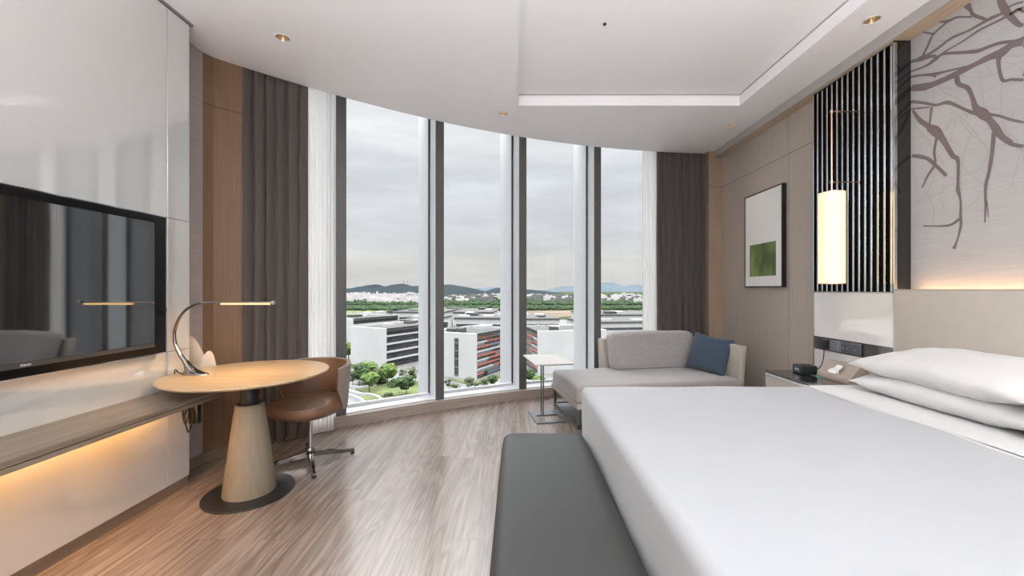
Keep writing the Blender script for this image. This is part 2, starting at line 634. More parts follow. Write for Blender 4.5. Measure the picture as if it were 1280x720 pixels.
def wallpaper_material():
    m = pmat('grey_beige_grasscloth', (.455, .44, .43, 1), .8, var=((3, 5, 240), .06), bump=((3, 8, 300), .2, .001))
    return m
M['wallpaper'] = wallpaper_material()
M['branch'] = pmat('mauve_brown_branch_print', (.185, .145, .140, 1), .7)
M['twig'] = pmat('pale_twig_print', (.43, .385, .365, 1), .75)
BRANCHES = [[(2.03,2.512,0.0203),(2.079,2.521,0.0182),(2.122,2.508,0.0239),(2.176,2.515,0.0174),(2.272,2.514,0.0159),(2.377,2.513,0.0178),(2.468,2.518,0.0173),(2.528,2.531,0.0221),(2.611,2.566,0.0196)],
[(2.03,2.527,0.0101),(2.062,2.532,0.0072),(2.131,2.564,0.0075),(2.185,2.575,0.0098),(2.232,2.582,0.01),(2.302,2.615,0.0081),(2.41,2.67,0.0084),(2.456,2.666,0.0123),(2.516,2.657,0.0075),(2.611,2.673,0.0052)],
[(2.456,2.666,0.0111),(2.468,2.691,0.0086),(2.541,2.715,0.0127),(2.611,2.738,0.0091)],
[(2.105,2.711,0.0074),(2.185,2.723,0.0098),(2.272,2.724,0.0068),(2.366,2.738,0.0083),(2.433,2.726,0.0085),(2.504,2.719,0.01),(2.566,2.729,0.0115)],
[(2.03,2.684,0.0061),(2.096,2.684,0.0063),(2.167,2.689,0.0054),(2.232,2.693,0.0056),(2.313,2.682,0.0052),(2.388,2.68,0.006),(2.421,2.676,0.0073)],
[(2.194,2.732,0.0066),(2.252,2.796,0.0079),(2.267,2.835,0.0079),(2.282,2.868,0.0137),(2.302,2.887,0.0058)],
[(2.262,2.791,0.0045),(2.334,2.84,0.0058),(2.382,2.85,0.0083),(2.433,2.878,0.0036)],
[(2.382,2.85,0.006),(2.468,2.827,0.0074),(2.504,2.775,0.0088),(2.541,2.721,0.0089)],
[(2.468,2.827,0.0062),(2.535,2.882,0.0038)],
[(2.131,2.801,0.0149),(2.109,2.729,0.0158),(2.079,2.662,0.0135),(2.046,2.603,0.0102),(2.03,2.598,0.0091)],
[(2.109,2.729,0.0053),(2.062,2.723,0.0052),(2.03,2.71,0.0051)],
[(2.088,2.683,0.0052),(2.054,2.691,0.0051),(2.03,2.659,0.0051)],
[(2.339,2.499,0.014),(2.328,2.447,0.0116),(2.282,2.4,0.0103),(2.257,2.331,0.0102),(2.242,2.268,0.0157),(2.204,2.217,0.0242),(2.176,2.173,0.0141),(2.149,2.118,0.0183),(2.122,2.065,0.0127),(2.079,2.012,0.0104)],
[(2.131,2.494,0.0139),(2.135,2.454,0.0085),(2.118,2.36,0.0074),(2.079,2.343,0.0062),(2.03,2.314,0.0061)],
[(2.611,2.477,0.0091),(2.528,2.43,0.0088),(2.456,2.383,0.0086),(2.388,2.367,0.0096),(2.313,2.3,0.0081),(2.252,2.244,0.0079),(2.204,2.217,0.0088),(2.14,2.181,0.0064),(2.079,2.132,0.0062),(2.03,2.099,0.0051)],
[(2.611,2.429,0.0052),(2.492,2.387,0.0037)],
[(2.599,2.417,0.0078),(2.554,2.333,0.0128),(2.492,2.263,0.015),(2.456,2.224,0.0209),(2.41,2.151,0.0145)],
[(2.48,2.382,0.0087),(2.492,2.282,0.0062)],
[(2.611,2.638,0.0078),(2.528,2.607,0.0076),(2.468,2.578,0.0099),(2.388,2.555,0.006),(2.292,2.526,0.0052)],
[(2.468,2.578,0.0049),(2.456,2.555,0.0049),(2.492,2.591,0.0037)],
[(2.501,2.265,0.0183),(2.457,2.224,0.027),(2.415,2.156,0.0162),(2.361,2.042,0.013),(2.332,2.004,0.01),(2.332,1.875,0.0071),(2.332,1.833,0.01),(2.318,1.765,0.0057),(2.318,1.666,0.0085),(2.316,1.623,0.0071),(2.335,1.541,0.0057),(2.354,1.489,0.0101)],
[(2.45,2.184,0.009),(2.465,2.099,0.0075),(2.46,2.023,0.0075),(2.501,1.967,0.0076),(2.539,1.895,0.0047)],
[(2.605,2.124,0.0111),(2.516,2.079,0.0108),(2.457,2.014,0.0105),(2.395,1.932,0.0088)],
[(2.325,1.66,0.0099),(2.388,1.632,0.0058),(2.531,1.654,0.0039)],
[(2.15,2.109,0.0158),(2.123,2.059,0.0117),(2.081,2.008,0.0089),(2.03,1.977,0.0087)],
[(2.156,2.098,0.0119),(2.164,1.996,0.0093),(2.178,1.894,0.0093),(2.195,1.812,0.008),(2.195,1.711,0.0054),(2.198,1.618,0.0034)],
[(2.189,1.737,0.0033),(2.18,1.642,0.002)]]
TWIGS = [[(2.399,2.831,0.003),(2.366,2.726,0.003),(2.456,2.783,0.0031)],
[(2.366,2.703,0.003),(2.302,2.71,0.0029),(2.252,2.712,0.0028)],
[(2.232,2.487,0.0028),(2.213,2.343,0.0028),(2.204,2.262,0.0028),(2.232,2.23,0.0028)],
[(2.313,2.491,0.0029),(2.252,2.441,0.0028),(2.158,2.413,0.0027)],
[(2.204,2.493,0.0028),(2.167,2.429,0.0027),(2.149,2.381,0.0027)],
[(2.113,2.484,0.0026),(2.062,2.454,0.0026),(2.03,2.446,0.0025)],
[(2.113,2.452,0.0026),(2.062,2.408,0.0026),(2.03,2.349,0.0025)],
[(2.122,2.362,0.0027),(2.126,2.194,0.0027),(2.113,2.093,0.0026),(2.071,2.014,0.0026)],
[(2.122,2.319,0.0027),(2.062,2.32,0.0026)],
[(2.433,2.482,0.003),(2.399,2.423,0.003),(2.334,2.368,0.0029),(2.292,2.302,0.0029)],
[(2.41,2.465,0.003),(2.366,2.442,0.003)],
[(2.468,2.506,0.0031),(2.468,2.457,0.0031),(2.474,2.373,0.0031)],
[(2.528,2.518,0.0032),(2.51,2.427,0.0031)],
[(2.355,2.307,0.0029),(2.388,2.215,0.003),(2.41,2.163,0.003)],
[(2.377,2.323,0.003),(2.302,2.226,0.0029),(2.232,2.107,0.0028),(2.204,2.052,0.0028)],
[(2.272,2.804,0.0028),(2.232,2.738,0.0028)],
[(2.185,2.728,0.0027),(2.105,2.621,0.0026)],
[(2.223,2.859,0.0028),(2.213,2.797,0.0028)],
[(2.433,2.671,0.003),(2.355,2.578,0.0029),(2.272,2.52,0.0028)],
[(2.399,2.831,0.003),(2.421,2.785,0.003)],
[(2.334,2.706,0.0029),(2.272,2.707,0.0028),(2.185,2.657,0.0027)],
[(2.344,2.361,0.0029),(2.282,2.229,0.0029)],
[(2.204,2.262,0.0028),(2.131,2.207,0.0027)],
[(2.079,2.173,0.0026),(2.075,2.119,0.0026)],
[(2.322,2.235,0.0032),(2.284,2.163,0.0031),(2.184,2.022,0.003)],
[(2.26,2.146,0.0031),(2.309,1.975,0.0032),(2.212,1.837,0.003),(2.201,1.807,0.003)],
[(2.178,2.014,0.003),(2.224,1.921,0.0031),(2.309,1.907,0.0032)],
[(2.086,1.778,0.0029),(2.051,1.913,0.0028),(2.061,1.985,0.0028)],
[(2.081,1.808,0.0029),(2.056,1.757,0.0028)],
[(2.112,2.146,0.0029),(2.102,2.077,0.0029),(2.061,2.023,0.0028),(2.03,1.9,0.0028)],
[(2.605,1.789,0.0036),(2.509,1.861,0.0034),(2.45,1.982,0.0034)],
[(2.509,1.861,0.0034),(2.465,1.708,0.0034),(2.524,1.564,0.0035)],
[(2.547,1.816,0.0035),(2.436,1.836,0.0033),(2.408,1.866,0.0033)],
[(2.429,1.805,0.0033),(2.408,1.724,0.0033)],
[(2.341,1.692,0.0032),(2.248,1.743,0.0031),(2.212,1.789,0.003)],
[(2.388,1.927,0.0033),(2.29,1.85,0.0031)],
[(2.457,2.224,0.0034),(2.374,2.133,0.0033),(2.26,2.036,0.0031)],
[(2.374,2.133,0.0033),(2.341,2.243,0.0032)],
[(2.594,2.318,0.0036),(2.501,2.181,0.0034),(2.408,1.999,0.0033)],
[(2.6,2.233,0.0036),(2.472,2.207,0.0034)],
[(2.6,2.289,0.0036),(2.531,2.215,0.0035),(2.457,2.149,0.0034),(2.415,2.097,0.0033)],
[(2.15,2.024,0.003),(2.091,2.012,0.0029)],
[(2.6,2.035,0.0036),(2.57,1.908,0.0035)]]
# ------------------------------------------------------------------ the room shell
XL = -2.10
DOWNLIGHTS = [(-1.59, 2.714), (2.253, 2.537), (2.219, 4.17), (-.132, 3.887)]
def build_shell():
    # floor follows the window arc
    arcpts = [arc(a, RW + .5) for a in [-48 + 2 * i for i in range(28)]]
    poly = [(-2.9, -2.7)] + [(-2.9, arcpts[0][1])] + [p for p in arcpts if p[0] < 2.95 and p[0] > -2.9] + [(2.95, arc(1, RW + .5)[1]), (2.95, -2.7)]
    bm = B()
    prism(bm, poly, -.12, 0)
    struct(link_mesh('floor', bm, M['floor']), 'greige oak plank floor')

    # ceiling with a recessed tray, its front edge cut to the arc
    XS = 2.443
    t0, t1, ty = .015, 2.071, 3.717
    def edge(x):
        r = RW - .02
        return CC.y + math.sqrt(r * r - (x - CC.x) ** 2)
    def col(x0, x1, n, y0=-2.7):
        top = [(x1 + (x0 - x1) * i / n, edge(x1 + (x0 - x1) * i / n)) for i in range(n + 1)]
        return [(x0, y0), (x1, y0)] + top
    pieces = [col(-2.45, t0, 40), col(t0, t1, 24, ty), col(t1, XS, 10), [(t0, -2.7), (t1, -2.7), (t1, -1.9), (t0, -1.9)]]
    cb = B()                                   # round holes for the recessed downlights
    for dx, dy in DOWNLIGHTS:
        bmesh.ops.create_cone(cb, cap_ends=True, segments=32, radius1=.044, radius2=.044, depth=.14, matrix=Matrix.Translation((dx, dy, CEIL + .01)))
    cut = link_mesh('cutter', cb, M['paint'])
    bm = B()
    for pc in pieces:
        c0 = link_mesh('ceiling_piece', prism(B(), pc, CEIL, CEIL + .102), M['paint'])
        md = c0.modifiers.new('holes', 'BOOLEAN')
        md.object = cut
        md.operation = 'DIFFERENCE'
        md.solver = 'EXACT'
        me = bpy.data.meshes.new_from_object(c0.evaluated_get(bpy.context.evaluated_depsgraph_get()))
        bpy.data.objects.remove(c0)
        bm.from_mesh(me)
    bpy.data.objects.remove(cut)
    c = link_mesh('ceiling', bm, M['paint'])
    struct(c, 'white plaster ceiling with curved window edge')
    bm = B()
    box(bm, t0 - .1, t1 + .1, -2.0, ty + .1, CEIL + .104, CEIL + .14)
    tr = link_mesh('tray_panel', bm, M['paint'], c)
    # slim solid strips in grey, painting in the shadow line round the tray
    bm = B()
    box(bm, t1 - .004, t1 + .002, -1.9, ty, CEIL + .094, CEIL + .104)
    box(bm, t0, t1, ty - .004, ty + .002, CEIL + .094, CEIL + .104)
    link_mesh('tray_painted_shadow', bm, pmat('painted_shadow_grey', (.42, .40, .39, 1), .8), c)
    # slab over everything and the curtain pocket head
    bm = B()
    prism(bm, poly, 3.32, 3.45)
    struct(link_mesh('ceiling_slab', bm, M['paint']))

    # left wall: lacquered panels on a recessed plinth
    bm = B()
    box(bm, -2.30, -2.135, -2.7, 2.565, 0, 3.32)
    w = link_mesh('wall_left', bm, M['lacquer_gap'])
    struct(w, 'glossy white lacquered panel wall')
    g = .0018
    for (y0, y1, z0, z1) in ((-2.7, .9, .0625, 2.945), (.9, 2.403, .0625, 2.945), (2.403, 2.567, .0625, .875), (2.403, 2.567, .875, 1.683), (2.403, 2.567, 1.683, 2.945)):
        bm = B()
        box(bm, -2.14, XL, y0 + g, y1 - g, z0 + g, z1 - g, bev=.001, seg=1)
        link_mesh('panel', bm, M['lacquer'], w)
    bm = B()
    box(bm, -2.14, XL - .006, -2.7, 2.56, 0, .0625)
    link_mesh('plinth', bm, M['plinth'], w)
    bm = B()
    box(bm, -2.14, XL + .012, -2.7, 2.585, 2.947, 2.9595)
    link_mesh('painted_gap_shadow', bm, pmat('grey_painted_gap_shadow', (.22, .215, .21, 1), .6), w)  # solid grey strip painted in for the shadow gap under the ceiling

    # recess beside it and the oak column
    bm = B()
    box(bm, -2.40, -2.262, 2.56, 2.95, 0, 3.32)
    wr = link_mesh('wall_recess', bm, M['textile_wall'])
    struct(wr, 'mauve textile wall strip beside the white panels')
    bm = B()
    box(bm, -2.262, -2.25, 2.567, 2.885, 0, .075)
    struct(link_mesh('baseboard_recess', bm, M['plinth']))
    colp = [(-2.262, 2.88), (-2.235, 2.945), (-2.10, 3.085), (-2.10, 3.42), (-2.75, 3.42), (-2.75, 2.88)]
    bm = B()
    prism(bm, colp, 0, 3.32)
    struct(link_mesh('trim_1', bm, M['oak_column']), 'brown oak column beside the left curtain')
    bm = B()
    prism(bm, [(-2.262, 2.868), (-2.228, 2.937), (-2.092, 3.078), (-2.10, 3.09), (-2.24, 2.95), (-2.27, 2.88)], 0, .07)
    struct(link_mesh('baseboard_column', bm, M['plinth']))

    bm = B()
    box(bm, -2.9, 2.95, -2.8, -2.68, 0, 3.32)
    struct(link_mesh('wall_back', bm, M['paint']))

    # right wall with printed branches
    bm = B()
    box(bm, 2.574, 2.70, -2.7, 3.33, 0, 3.32)
    wl = link_mesh('wall_right', bm, M['wallpaper'])
    struct(wl, 'grasscloth wallpaper printed with bare branches')
    def ribbons(lists, x, mat, name):
        bm = B()
        for k, pl in enumerate(lists):
            sp = smooth_path(pl, 5)
            prev = None
            xx = x - .00012 * (k % 7)
            for i, (y, z, hw) in enumerate(sp):
                a = sp[max(i - 1, 0)]
                b = sp[min(i + 1, len(sp) - 1)]
                ty_, tz = b[0] - a[0], b[1] - a[1]
                l = math.hypot(ty_, tz) or 1
                ny, nz = -tz / l, ty_ / l
                j = 1 + .22 * noise.noise(Vector((y * 14, z * 14, k)))
                cur = (bm.verts.new((xx, y + ny * hw * j, z + nz * hw * j)), bm.verts.new((xx, y - ny * hw * j, z - nz * hw * j)))
                if prev:
                    bm.faces.new((prev[0], prev[1], cur[1], cur[0]))
                prev = cur
        return link_mesh(name, bm, mat, wl)
    # the print goes on along the wall above the rest of the bed
    rnd = random.Random(3)
    more_b, more_t = [], []
    def grow(y, z, ang, w, depth, store):
        pl = []
        n = 7
        for i in range(n):
            pl.append((y, z, w * (1 - .65 * i / n)))
            st = .11
            y += st * math.cos(ang)
            z += st * math.sin(ang)
            ang += rnd.uniform(-.35, .35)
            z = min(z, 2.86)
            if z < 1.5:
                break
            if depth > 0 and rnd.random() < .6:
                grow(y, z, ang + rnd.choice((-1, 1)) * rnd.uniform(.5, 1.0), w * .55, depth - 1, store if depth > 1 else more_t)
        if len(pl) > 2:
            store.append(pl)
    for y, z, a, w in ((2.03, 2.50, math.pi + .2, .020), (2.03, 2.35, math.pi + .5, .014), (1.2, 2.75, math.pi + .3, .018), (.3, 2.4, math.pi - .2, .016),
                       (2.03, 2.66, math.pi - .15, .012), (-.4, 2.7, math.pi + .4, .015)):
        grow(y, z, a, w, 2, more_b)
    ribbons(TWIGS + more_t, 2.5732, M['twig'], 'twig_print')
    ribbons(BRANCHES + more_b, 2.5722, M['branch'], 'branch_print')

    # oak cladding beyond the slatted panel, and the return next to the curtain
    bm = B()
    box(bm, 2.545, 2.72, 3.33, 4.97, 0, 3.32)
    struct(link_mesh('trim_2', bm, M['oak_right']), 'pale oak cladding on the right wall')
    bm = B()
    box(bm, 2.372, 2.85, 4.945, 5.5, 0, 3.32)
    struct(link_mesh('trim_3', bm, M['oak_return']), 'narrow oak return beside the right curtain')

    # soffit along the right wall
    bm = B()
    box(bm, 2.447, 2.72, -2.7, 4.95, 2.879, 2.955)
    s = link_mesh('trim_4', bm, M['oak_soffit'])
    struct(s, 'oak soffit along the right wall')
    bm = B()
    box(bm, 2.441, 2.4475, -2.7, 4.95, 2.8795, 2.961)
    link_mesh('fascia', bm, pmat('grey_fascia', (.44, .41, .39, 1), .6), s)
    bm = B()
    box(bm, 2.447, 2.85, -2.7, 5.2, 2.955, 3.32)
    struct(link_mesh('ceiling_bulkhead', bm, M['paint']))

    # kerb at the foot of the glass
    bm = B()
    arc_prism(bm, -45, 1.0, RW + .045, RW + .125, 0, .10, 48)
    struct(link_mesh('baseboard_window', bm, M['kerb_wood']), 'curved wooden kerb below the windows')

    # the windows: six bays between radial mullions, each with a pale fin outside
    angs = [-45.13, -37.47, -29.93, -22.27, -14.61, -6.95, .71]
    for i in range(6):
        a0, a1 = angs[i], angs[i + 1]
        win = bpy.data.objects.new('window_%d' % (i + 1), None)
        COL.objects.link(win)
        c = arc(a0, RW + .2)
        win.location = (c[0], c[1], 0)
        struct(win, 'tall window bay')
        off = Vector((-c[0], -c[1], 0))
        def put(name, bm, mat):
            bmesh.ops.translate(bm, verts=bm.verts[:], vec=off)
            o = link_mesh(name, bm, mat, win)
            o['kind'] = 'structure'
            return o
        da = math.degrees(.045 / (RW + .2))
        bm = B()
        prism(bm, [arc(a1 - da, RW + .105), arc(a1 + da, RW + .105), arc(a1 + da, RW + .31), arc(a1 - da, RW + .31)], .10, 3.32)
        put('mullion', bm, M['alu'])
        bm = B()
        prism(bm, [arc(a1 - da, RW + .095), arc(a1 + da, RW + .095), arc(a1 + da, RW + .1055), arc(a1 - da, RW + .1055)], .10, 3.32)
        put('mullion_front', bm, M['mullion_front'])
        db = math.degrees(.012 / (RW + .2))
        bm = B()
        prism(bm, [arc(a1 - da - db, RW + .292), arc(a1 - da, RW + .292), arc(a1 - da, RW + .318), arc(a1 - da - db, RW + .318)], .13, 3.32)
        put('gasket', bm, M['black_plastic'])
        dc = math.degrees(.022 / (RW + .5))
        bm = B()
        prism(bm, [arc(a1 - dc, RW + .33), arc(a1 + dc, RW + .33), arc(a1 + dc, RW + .80), arc(a1 - dc, RW + .80)], -1.2, 3.9)
        put('exterior_fin', bm, M['fin'])
        bm = B()
        arc_prism(bm, a0 + da, a1 - da, RW + .115, RW + .36, .02, .108, 6)
        put('sill', bm, M['alu_sill'])
        bm = B()
        p0, p1 = arc(a0 + da, RW + .30), arc(a1 - da, RW + .30)
        q0, q1 = arc(a0 + da, RW + .33), arc(a1 - da, RW + .33)
        prism(bm, [p0, p1, q1, q0], .108, .135)
        put('glazing_bead', bm, M['alu_sill'])
        g0, g1 = arc(a0 + da, RW + .308), arc(a1 - da, RW + .308)
        h0, h1 = arc(a0 + da, RW + .318), arc(a1 - da, RW + .318)
        bm = B()
        prism(bm, [g0, g1, h1, h0], .13, 3.32)
        put('glass_pane', bm, M['glass'])

build_shell()

# ------------------------------------------------------------------ curtains
def curtain(name, label, cat, a0, a1, rmid, amp, folds, mat, seed, z0=.012, z1=3.12, hang=.0):
    rnd = random.Random(seed)
    ph = [rnd.uniform(-1.1, 1.1) for _ in range(40)]
    wv = [rnd.uniform(.25, 1.35) for _ in range(40)]
    bm = B()
    n = folds * 12
    rows = 14
    cx, cy = arc((a0 + a1) / 2, rmid)
    def fn(u, v):
        z = z0 + (z1 - z0) * v
        t = u * folds
        k = int(t) % 40
        f = t - int(t)
        am = amp * (wv[k] * (1 - f) + wv[(k + 1) % 40] * f)
        s = 1 - 2 * abs(math.sin(math.pi * t + .5 * (ph[k] * (1 - f) + ph[(k + 1) % 40] * f))) ** .75
        nz = noise.noise(Vector((t * .9, z * .8, seed)))
        r = rmid + am * s * (.75 + .35 * (1 - v)) + .006 * nz
        a = a0 + (a1 - a0) * (u + .006 * nz * (1 - v))
        lean = .45 * math.degrees(am / RW) * math.cos(2 * math.pi * t)
        x, y = arc(a + lean, r)
        return (x - cx, y - cy, z)
    grid_surface(bm, n + 1, rows, fn)
    o = link_mesh(name, bm, mat, None, True, 180)
    o.location = (cx, cy, 0)
    tag(o, label, cat)
    return o
curtain('blackout_curtain', 'brown-grey blackout curtain gathered beside the oak column', 'curtain', -43.6, -39.85, RW + .014, .048, 6, M['curtain'], 3)
curtain('sheer_curtain', 'white sheer curtain gathered behind the desk chair', 'curtain', -40.1, -38.15, RW + .012, .013, 8, M['sheer'], 5)
curtain('sheer_curtain', 'white sheer curtain gathered behind the daybed', 'curtain', -10.2, -8.3, RW + .016, .012, 8, M['sheer'], 8)
curtain('blackout_curtain', 'brown-grey blackout curtain hanging behind the blue cushion', 'curtain', -8.85, -3.45, RW + .010, .044, 8, M['curtain'], 11)

# ------------------------------------------------------------------ ceiling downlights
def downlight(x, y, z, label, tilt=0):
    t = thing('downlight', label, 'ceiling light', (x, y, z), 0, 'recessed ceiling downlights')
    bm = B()
    lathe(bm, [(.041, 0), (.0415, -.003), (.046, -.004), (.049, -.002), (.049, 0), (.0435, .002)], 32)
    link_mesh('trim_ring', bm, pmat('white_trim_ring', (.75, .73, .71, 1), .4), t, True)
    bm = B()
    lathe(bm, [(.042, -.001), (.040, .012), (.036, .035), (.030, .055), (.031, .056), (.038, .035), (.042, .012), (.0432, .0)], 32)
    link_mesh('reflector', bm, M['copper'], t, True)
    bm = B()
    lathe(bm, [(0, .05), (.020, .05), (.030, .056), (.030, .062), (0, .062)], 24)
    link_mesh('lamp', bm, M['lamp_inner'], t, True)
    d = bpy.data.lights.new('downlight_beam', 'SPOT')
    d.energy = 9
    d.color = (1, .82, .62)
    d.spot_size = math.radians(70)
    d.spot_blend = .8
    d.shadow_soft_size = .03
    o = bpy.data.objects.new('downlight_beam', d)
    COL.objects.link(o)
    o.location = (0, 0, .004)
    o.parent = t
    return t
downlight(*DOWNLIGHTS[0], CEIL, 'recessed copper downlight in the ceiling above the desk')
downlight(*DOWNLIGHTS[1], CEIL, 'recessed copper downlight nearest the branch wallpaper')
downlight(*DOWNLIGHTS[2], CEIL, 'small recessed downlight near the wall art corner')
downlight(*DOWNLIGHTS[3], CEIL, 'recessed downlight near the curved window edge of the ceiling')
t = tag(link_mesh('sprinkler_head', lathe(B(), [(0, -.012), (.006, -.012), (.006, -.004), (.012, -.003), (.012, 0)], 16), M['black_metal']),
        'tiny dark sprinkler dot in the ceiling tray', 'sprinkler')
t.location = (.60, 2.73, CEIL + .104)
# ------------------------------------------------------------------ left side: television, floating shelf, desk, lamp, chair
def build_television():
    # faces +x; local y runs along the wall
    t = thing('television', 'large black flat television on the glossy white wall', 'television', (XL, 1.60, .887))
    W, H = 1.458, .782                       # outer size
    y0, y1 = -W / 2, W / 2
    bm = B()
    box(bm, .004, .030, -.55, .55, .12, .62, .01)
    link_mesh('rear_housing', bm, M['black_plastic'], t)
    bm = B()
    box(bm, .028, .060, y0, y1, 0, H, .004, 2)
    link_mesh('bezel', bm, pmat('deep_black_bezel', (.003, .003, .0035, 1), .22, spec=.2), t, True)
    bm = B()
    box(bm, .0585, .0615, y0 + .075, y1 - .078, .062, H - .042)
    scr = link_mesh('screen', bm, pmat('dark_glossy_screen', (.012, .013, .015, 1), .06, spec=1.0, coat=1.0, ior=3.0), t)
    bm = B()
    for z0, z1 in ((H - .001, H + .004), (-.004, .001)):
        box(bm, .026, .058, y0 - .003, y1 + .003, z0, z1)
    for a, b in ((y0 - .004, y0 + .001), (y1 - .001, y1 + .004)):
        box(bm, .026, .058, a, b, -.004, H + .004)
    link_mesh('chrome_edge', bm, M['chrome'], t)
    bm = B()
    box(bm, .0595, .0622, y0 + .075, y1 - .078, .040, .060)
    link_mesh('speaker_strip', bm, pmat('brown_black_strip', (.06, .052, .047, 1), .35), t)
    bd = text_mesh('badge', 'PHILIPS', .0115, pmat('silver_badge', (.75, .75, .75, 1), .3), t, .0006)
    bd.rotation_euler = (R90, 0, R90)
    bd.location = (.0628, .060, .050)
build_television()

def build_shelf():
    t = thing('floating_shelf', 'long grey-brown oak floating shelf below the television', 'shelf', (XL, 0, 0))
    bm = B()
    box(bm, 0, .32, -2.6, 2.41, .628, .652, .002, 1)
    link_mesh('shelf_board', bm, M['shelf_wood'], t)
    bm = B()
    box(bm, .295, .318, -2.6, 2.41, .604, .624, .002, 1)
    link_mesh('lower_lip', bm, M['shelf_wood'], t)
    bm = B()
    box(bm, .296, .310, -2.6, 2.405, .622, .630)
    link_mesh('shadow_groove', bm, M['black_plastic'], t)
    bm = B()
    box(bm, .01, .297, -2.6, 2.405, .620, .629)
    link_mesh('underside', bm, M['plinth'], t)
    bm = B()
    box(bm, -.15, .12, 2.572, 2.86, .622, .652, .002, 1)
    link_mesh('shelf_return', bm, M['shelf_wood'], t)
build_shelf()

def build_desk():
    t = thing('pedestal_desk', 'round oak pedestal desk with black disc foot', 'desk', (-1.645, 2.465, 0))
    bm = B()
    lathe(bm, [(0, .712), (.36, .712), (.425, .722), (.441, .731), (.443, .736), (.440, .740), (0, .740)], 96)
    link_mesh('desk_top', bm, M['desk_wood'], t, True, 30)
    bm = B()
    lathe(bm, [(0, .0), (.243, .0), (.245, .004), (.243, .012), (.238, .014), (0, .014)], 72)
    link_mesh('foot_disc', bm, M['black_metal'], t, True, 30)
    bm = B()
    lathe(bm, [(0, .014), (.142, .014), (.1435, .018), (.078, .545), (.074, .55), (0, .55)], 72)
    link_mesh('cone_column', bm, M['cone_wood'], t, True, 30)
    bm = B()
    lathe(bm, [(0, .552), (.050, .552), (.050, .712), (0, .712)], 40)
    link_mesh('post', bm, M['black_metal'], t, True, 30)
    bm = B()
    lathe(bm, [(.05, .549), (.068, .549), (.068, .556), (.05, .556)], 40)
    link_mesh('collar', bm, M['black_metal'], t, True, 30)
build_desk()

def build_desk_lamp():
    t = thing('desk_lamp', 'chrome arched LED desk lamp glowing on the desk', 'lamp', (-1.945, 2.40, .7402))
    # flared foot: a tapering horn that leans into the arc
    bm = B()
    rows = [(.0, .0, .062, .030, .095), (.006, .0, .060, .030, .092), (.013, -.004, .050, .026, .070), (.03, -.014, .030, .022, .040), (.055, -.030, .018, .019, .022), (.085, -.048, .0135, .016, .0145)]
    seg = 28
    rings = []
    for z, cx, a, b, front in rows:
        r = []
        for i in range(seg):
            an = 2 * math.pi * i / seg
            ax = front if math.cos(an) > 0 else a
            r.append(bm.verts.new((cx + ax * math.cos(an), b * math.sin(an) * (1.0 if math.cos(an) < 0 else 1.0 + .2 * math.cos(an)), z)))
        rings.append(r)
    for p, q in zip(rings, rings[1:]):
        for i in range(seg):
            bm.faces.new((p[i], p[(i + 1) % seg], q[(i + 1) % seg], q[i]))
    bm.faces.new(rings[0][::-1])
    bm.faces.new(rings[-1])
    link_mesh('foot', bm, M['bronze_chrome'], t, True, 50)
    pts = smooth_path([(-.045, 0, .08, .0135), (-.078, 0, .125, .0115), (-.105, 0, .19, .0095), (-.108, 0, .26, .0085), (-.082, 0, .335, .008), (-.035, 0, .392, .0075), (.03, 0, .424, .007), (.10, 0, .4325, .0065), (.17, 0, .4325, .0062)], 8)
    bm = B()
    tube(bm, [p[:3] for p in pts], [p[3] for p in pts], 14)
    link_mesh('arched_arm', bm, M['bronze_chrome'], t, True, 60)
    bm = B()
    box(bm, .165, .482, -.010, .010, .4285, .437, .003, 2)
    hd = link_mesh('light_head', bm, M['bronze_chrome'], t, True)
    bm = B()
    box(bm, .172, .462, -.0085, .0085, .4195, .4284, .002, 1)
    link_mesh('light_bar', bm, M['led'], hd)
    o = area('desk_lamp_light', (.317, 0, .4185), (0, 0, 0), .28, .014, 3.5, (1, .60, .27))
    o.parent = t
    bm = B()
    tube(bm, [(.480, 0, .432), (.488, 0, .432)], .0135, 20)
    link_mesh('end_knob', bm, M['chrome'], hd, True)
    bm = B()
    tube(bm, smooth_path([(-.055, .0, .004), (-.085, .0, .012), (-.105, .005, .028), (-.118, .012, .020), (-.125, .02, -.0), (-.13, .03, .0)], 6), .0032, 8)
    link_mesh('power_cord', bm, M['black_plastic'], t, True)
build_desk_lamp()

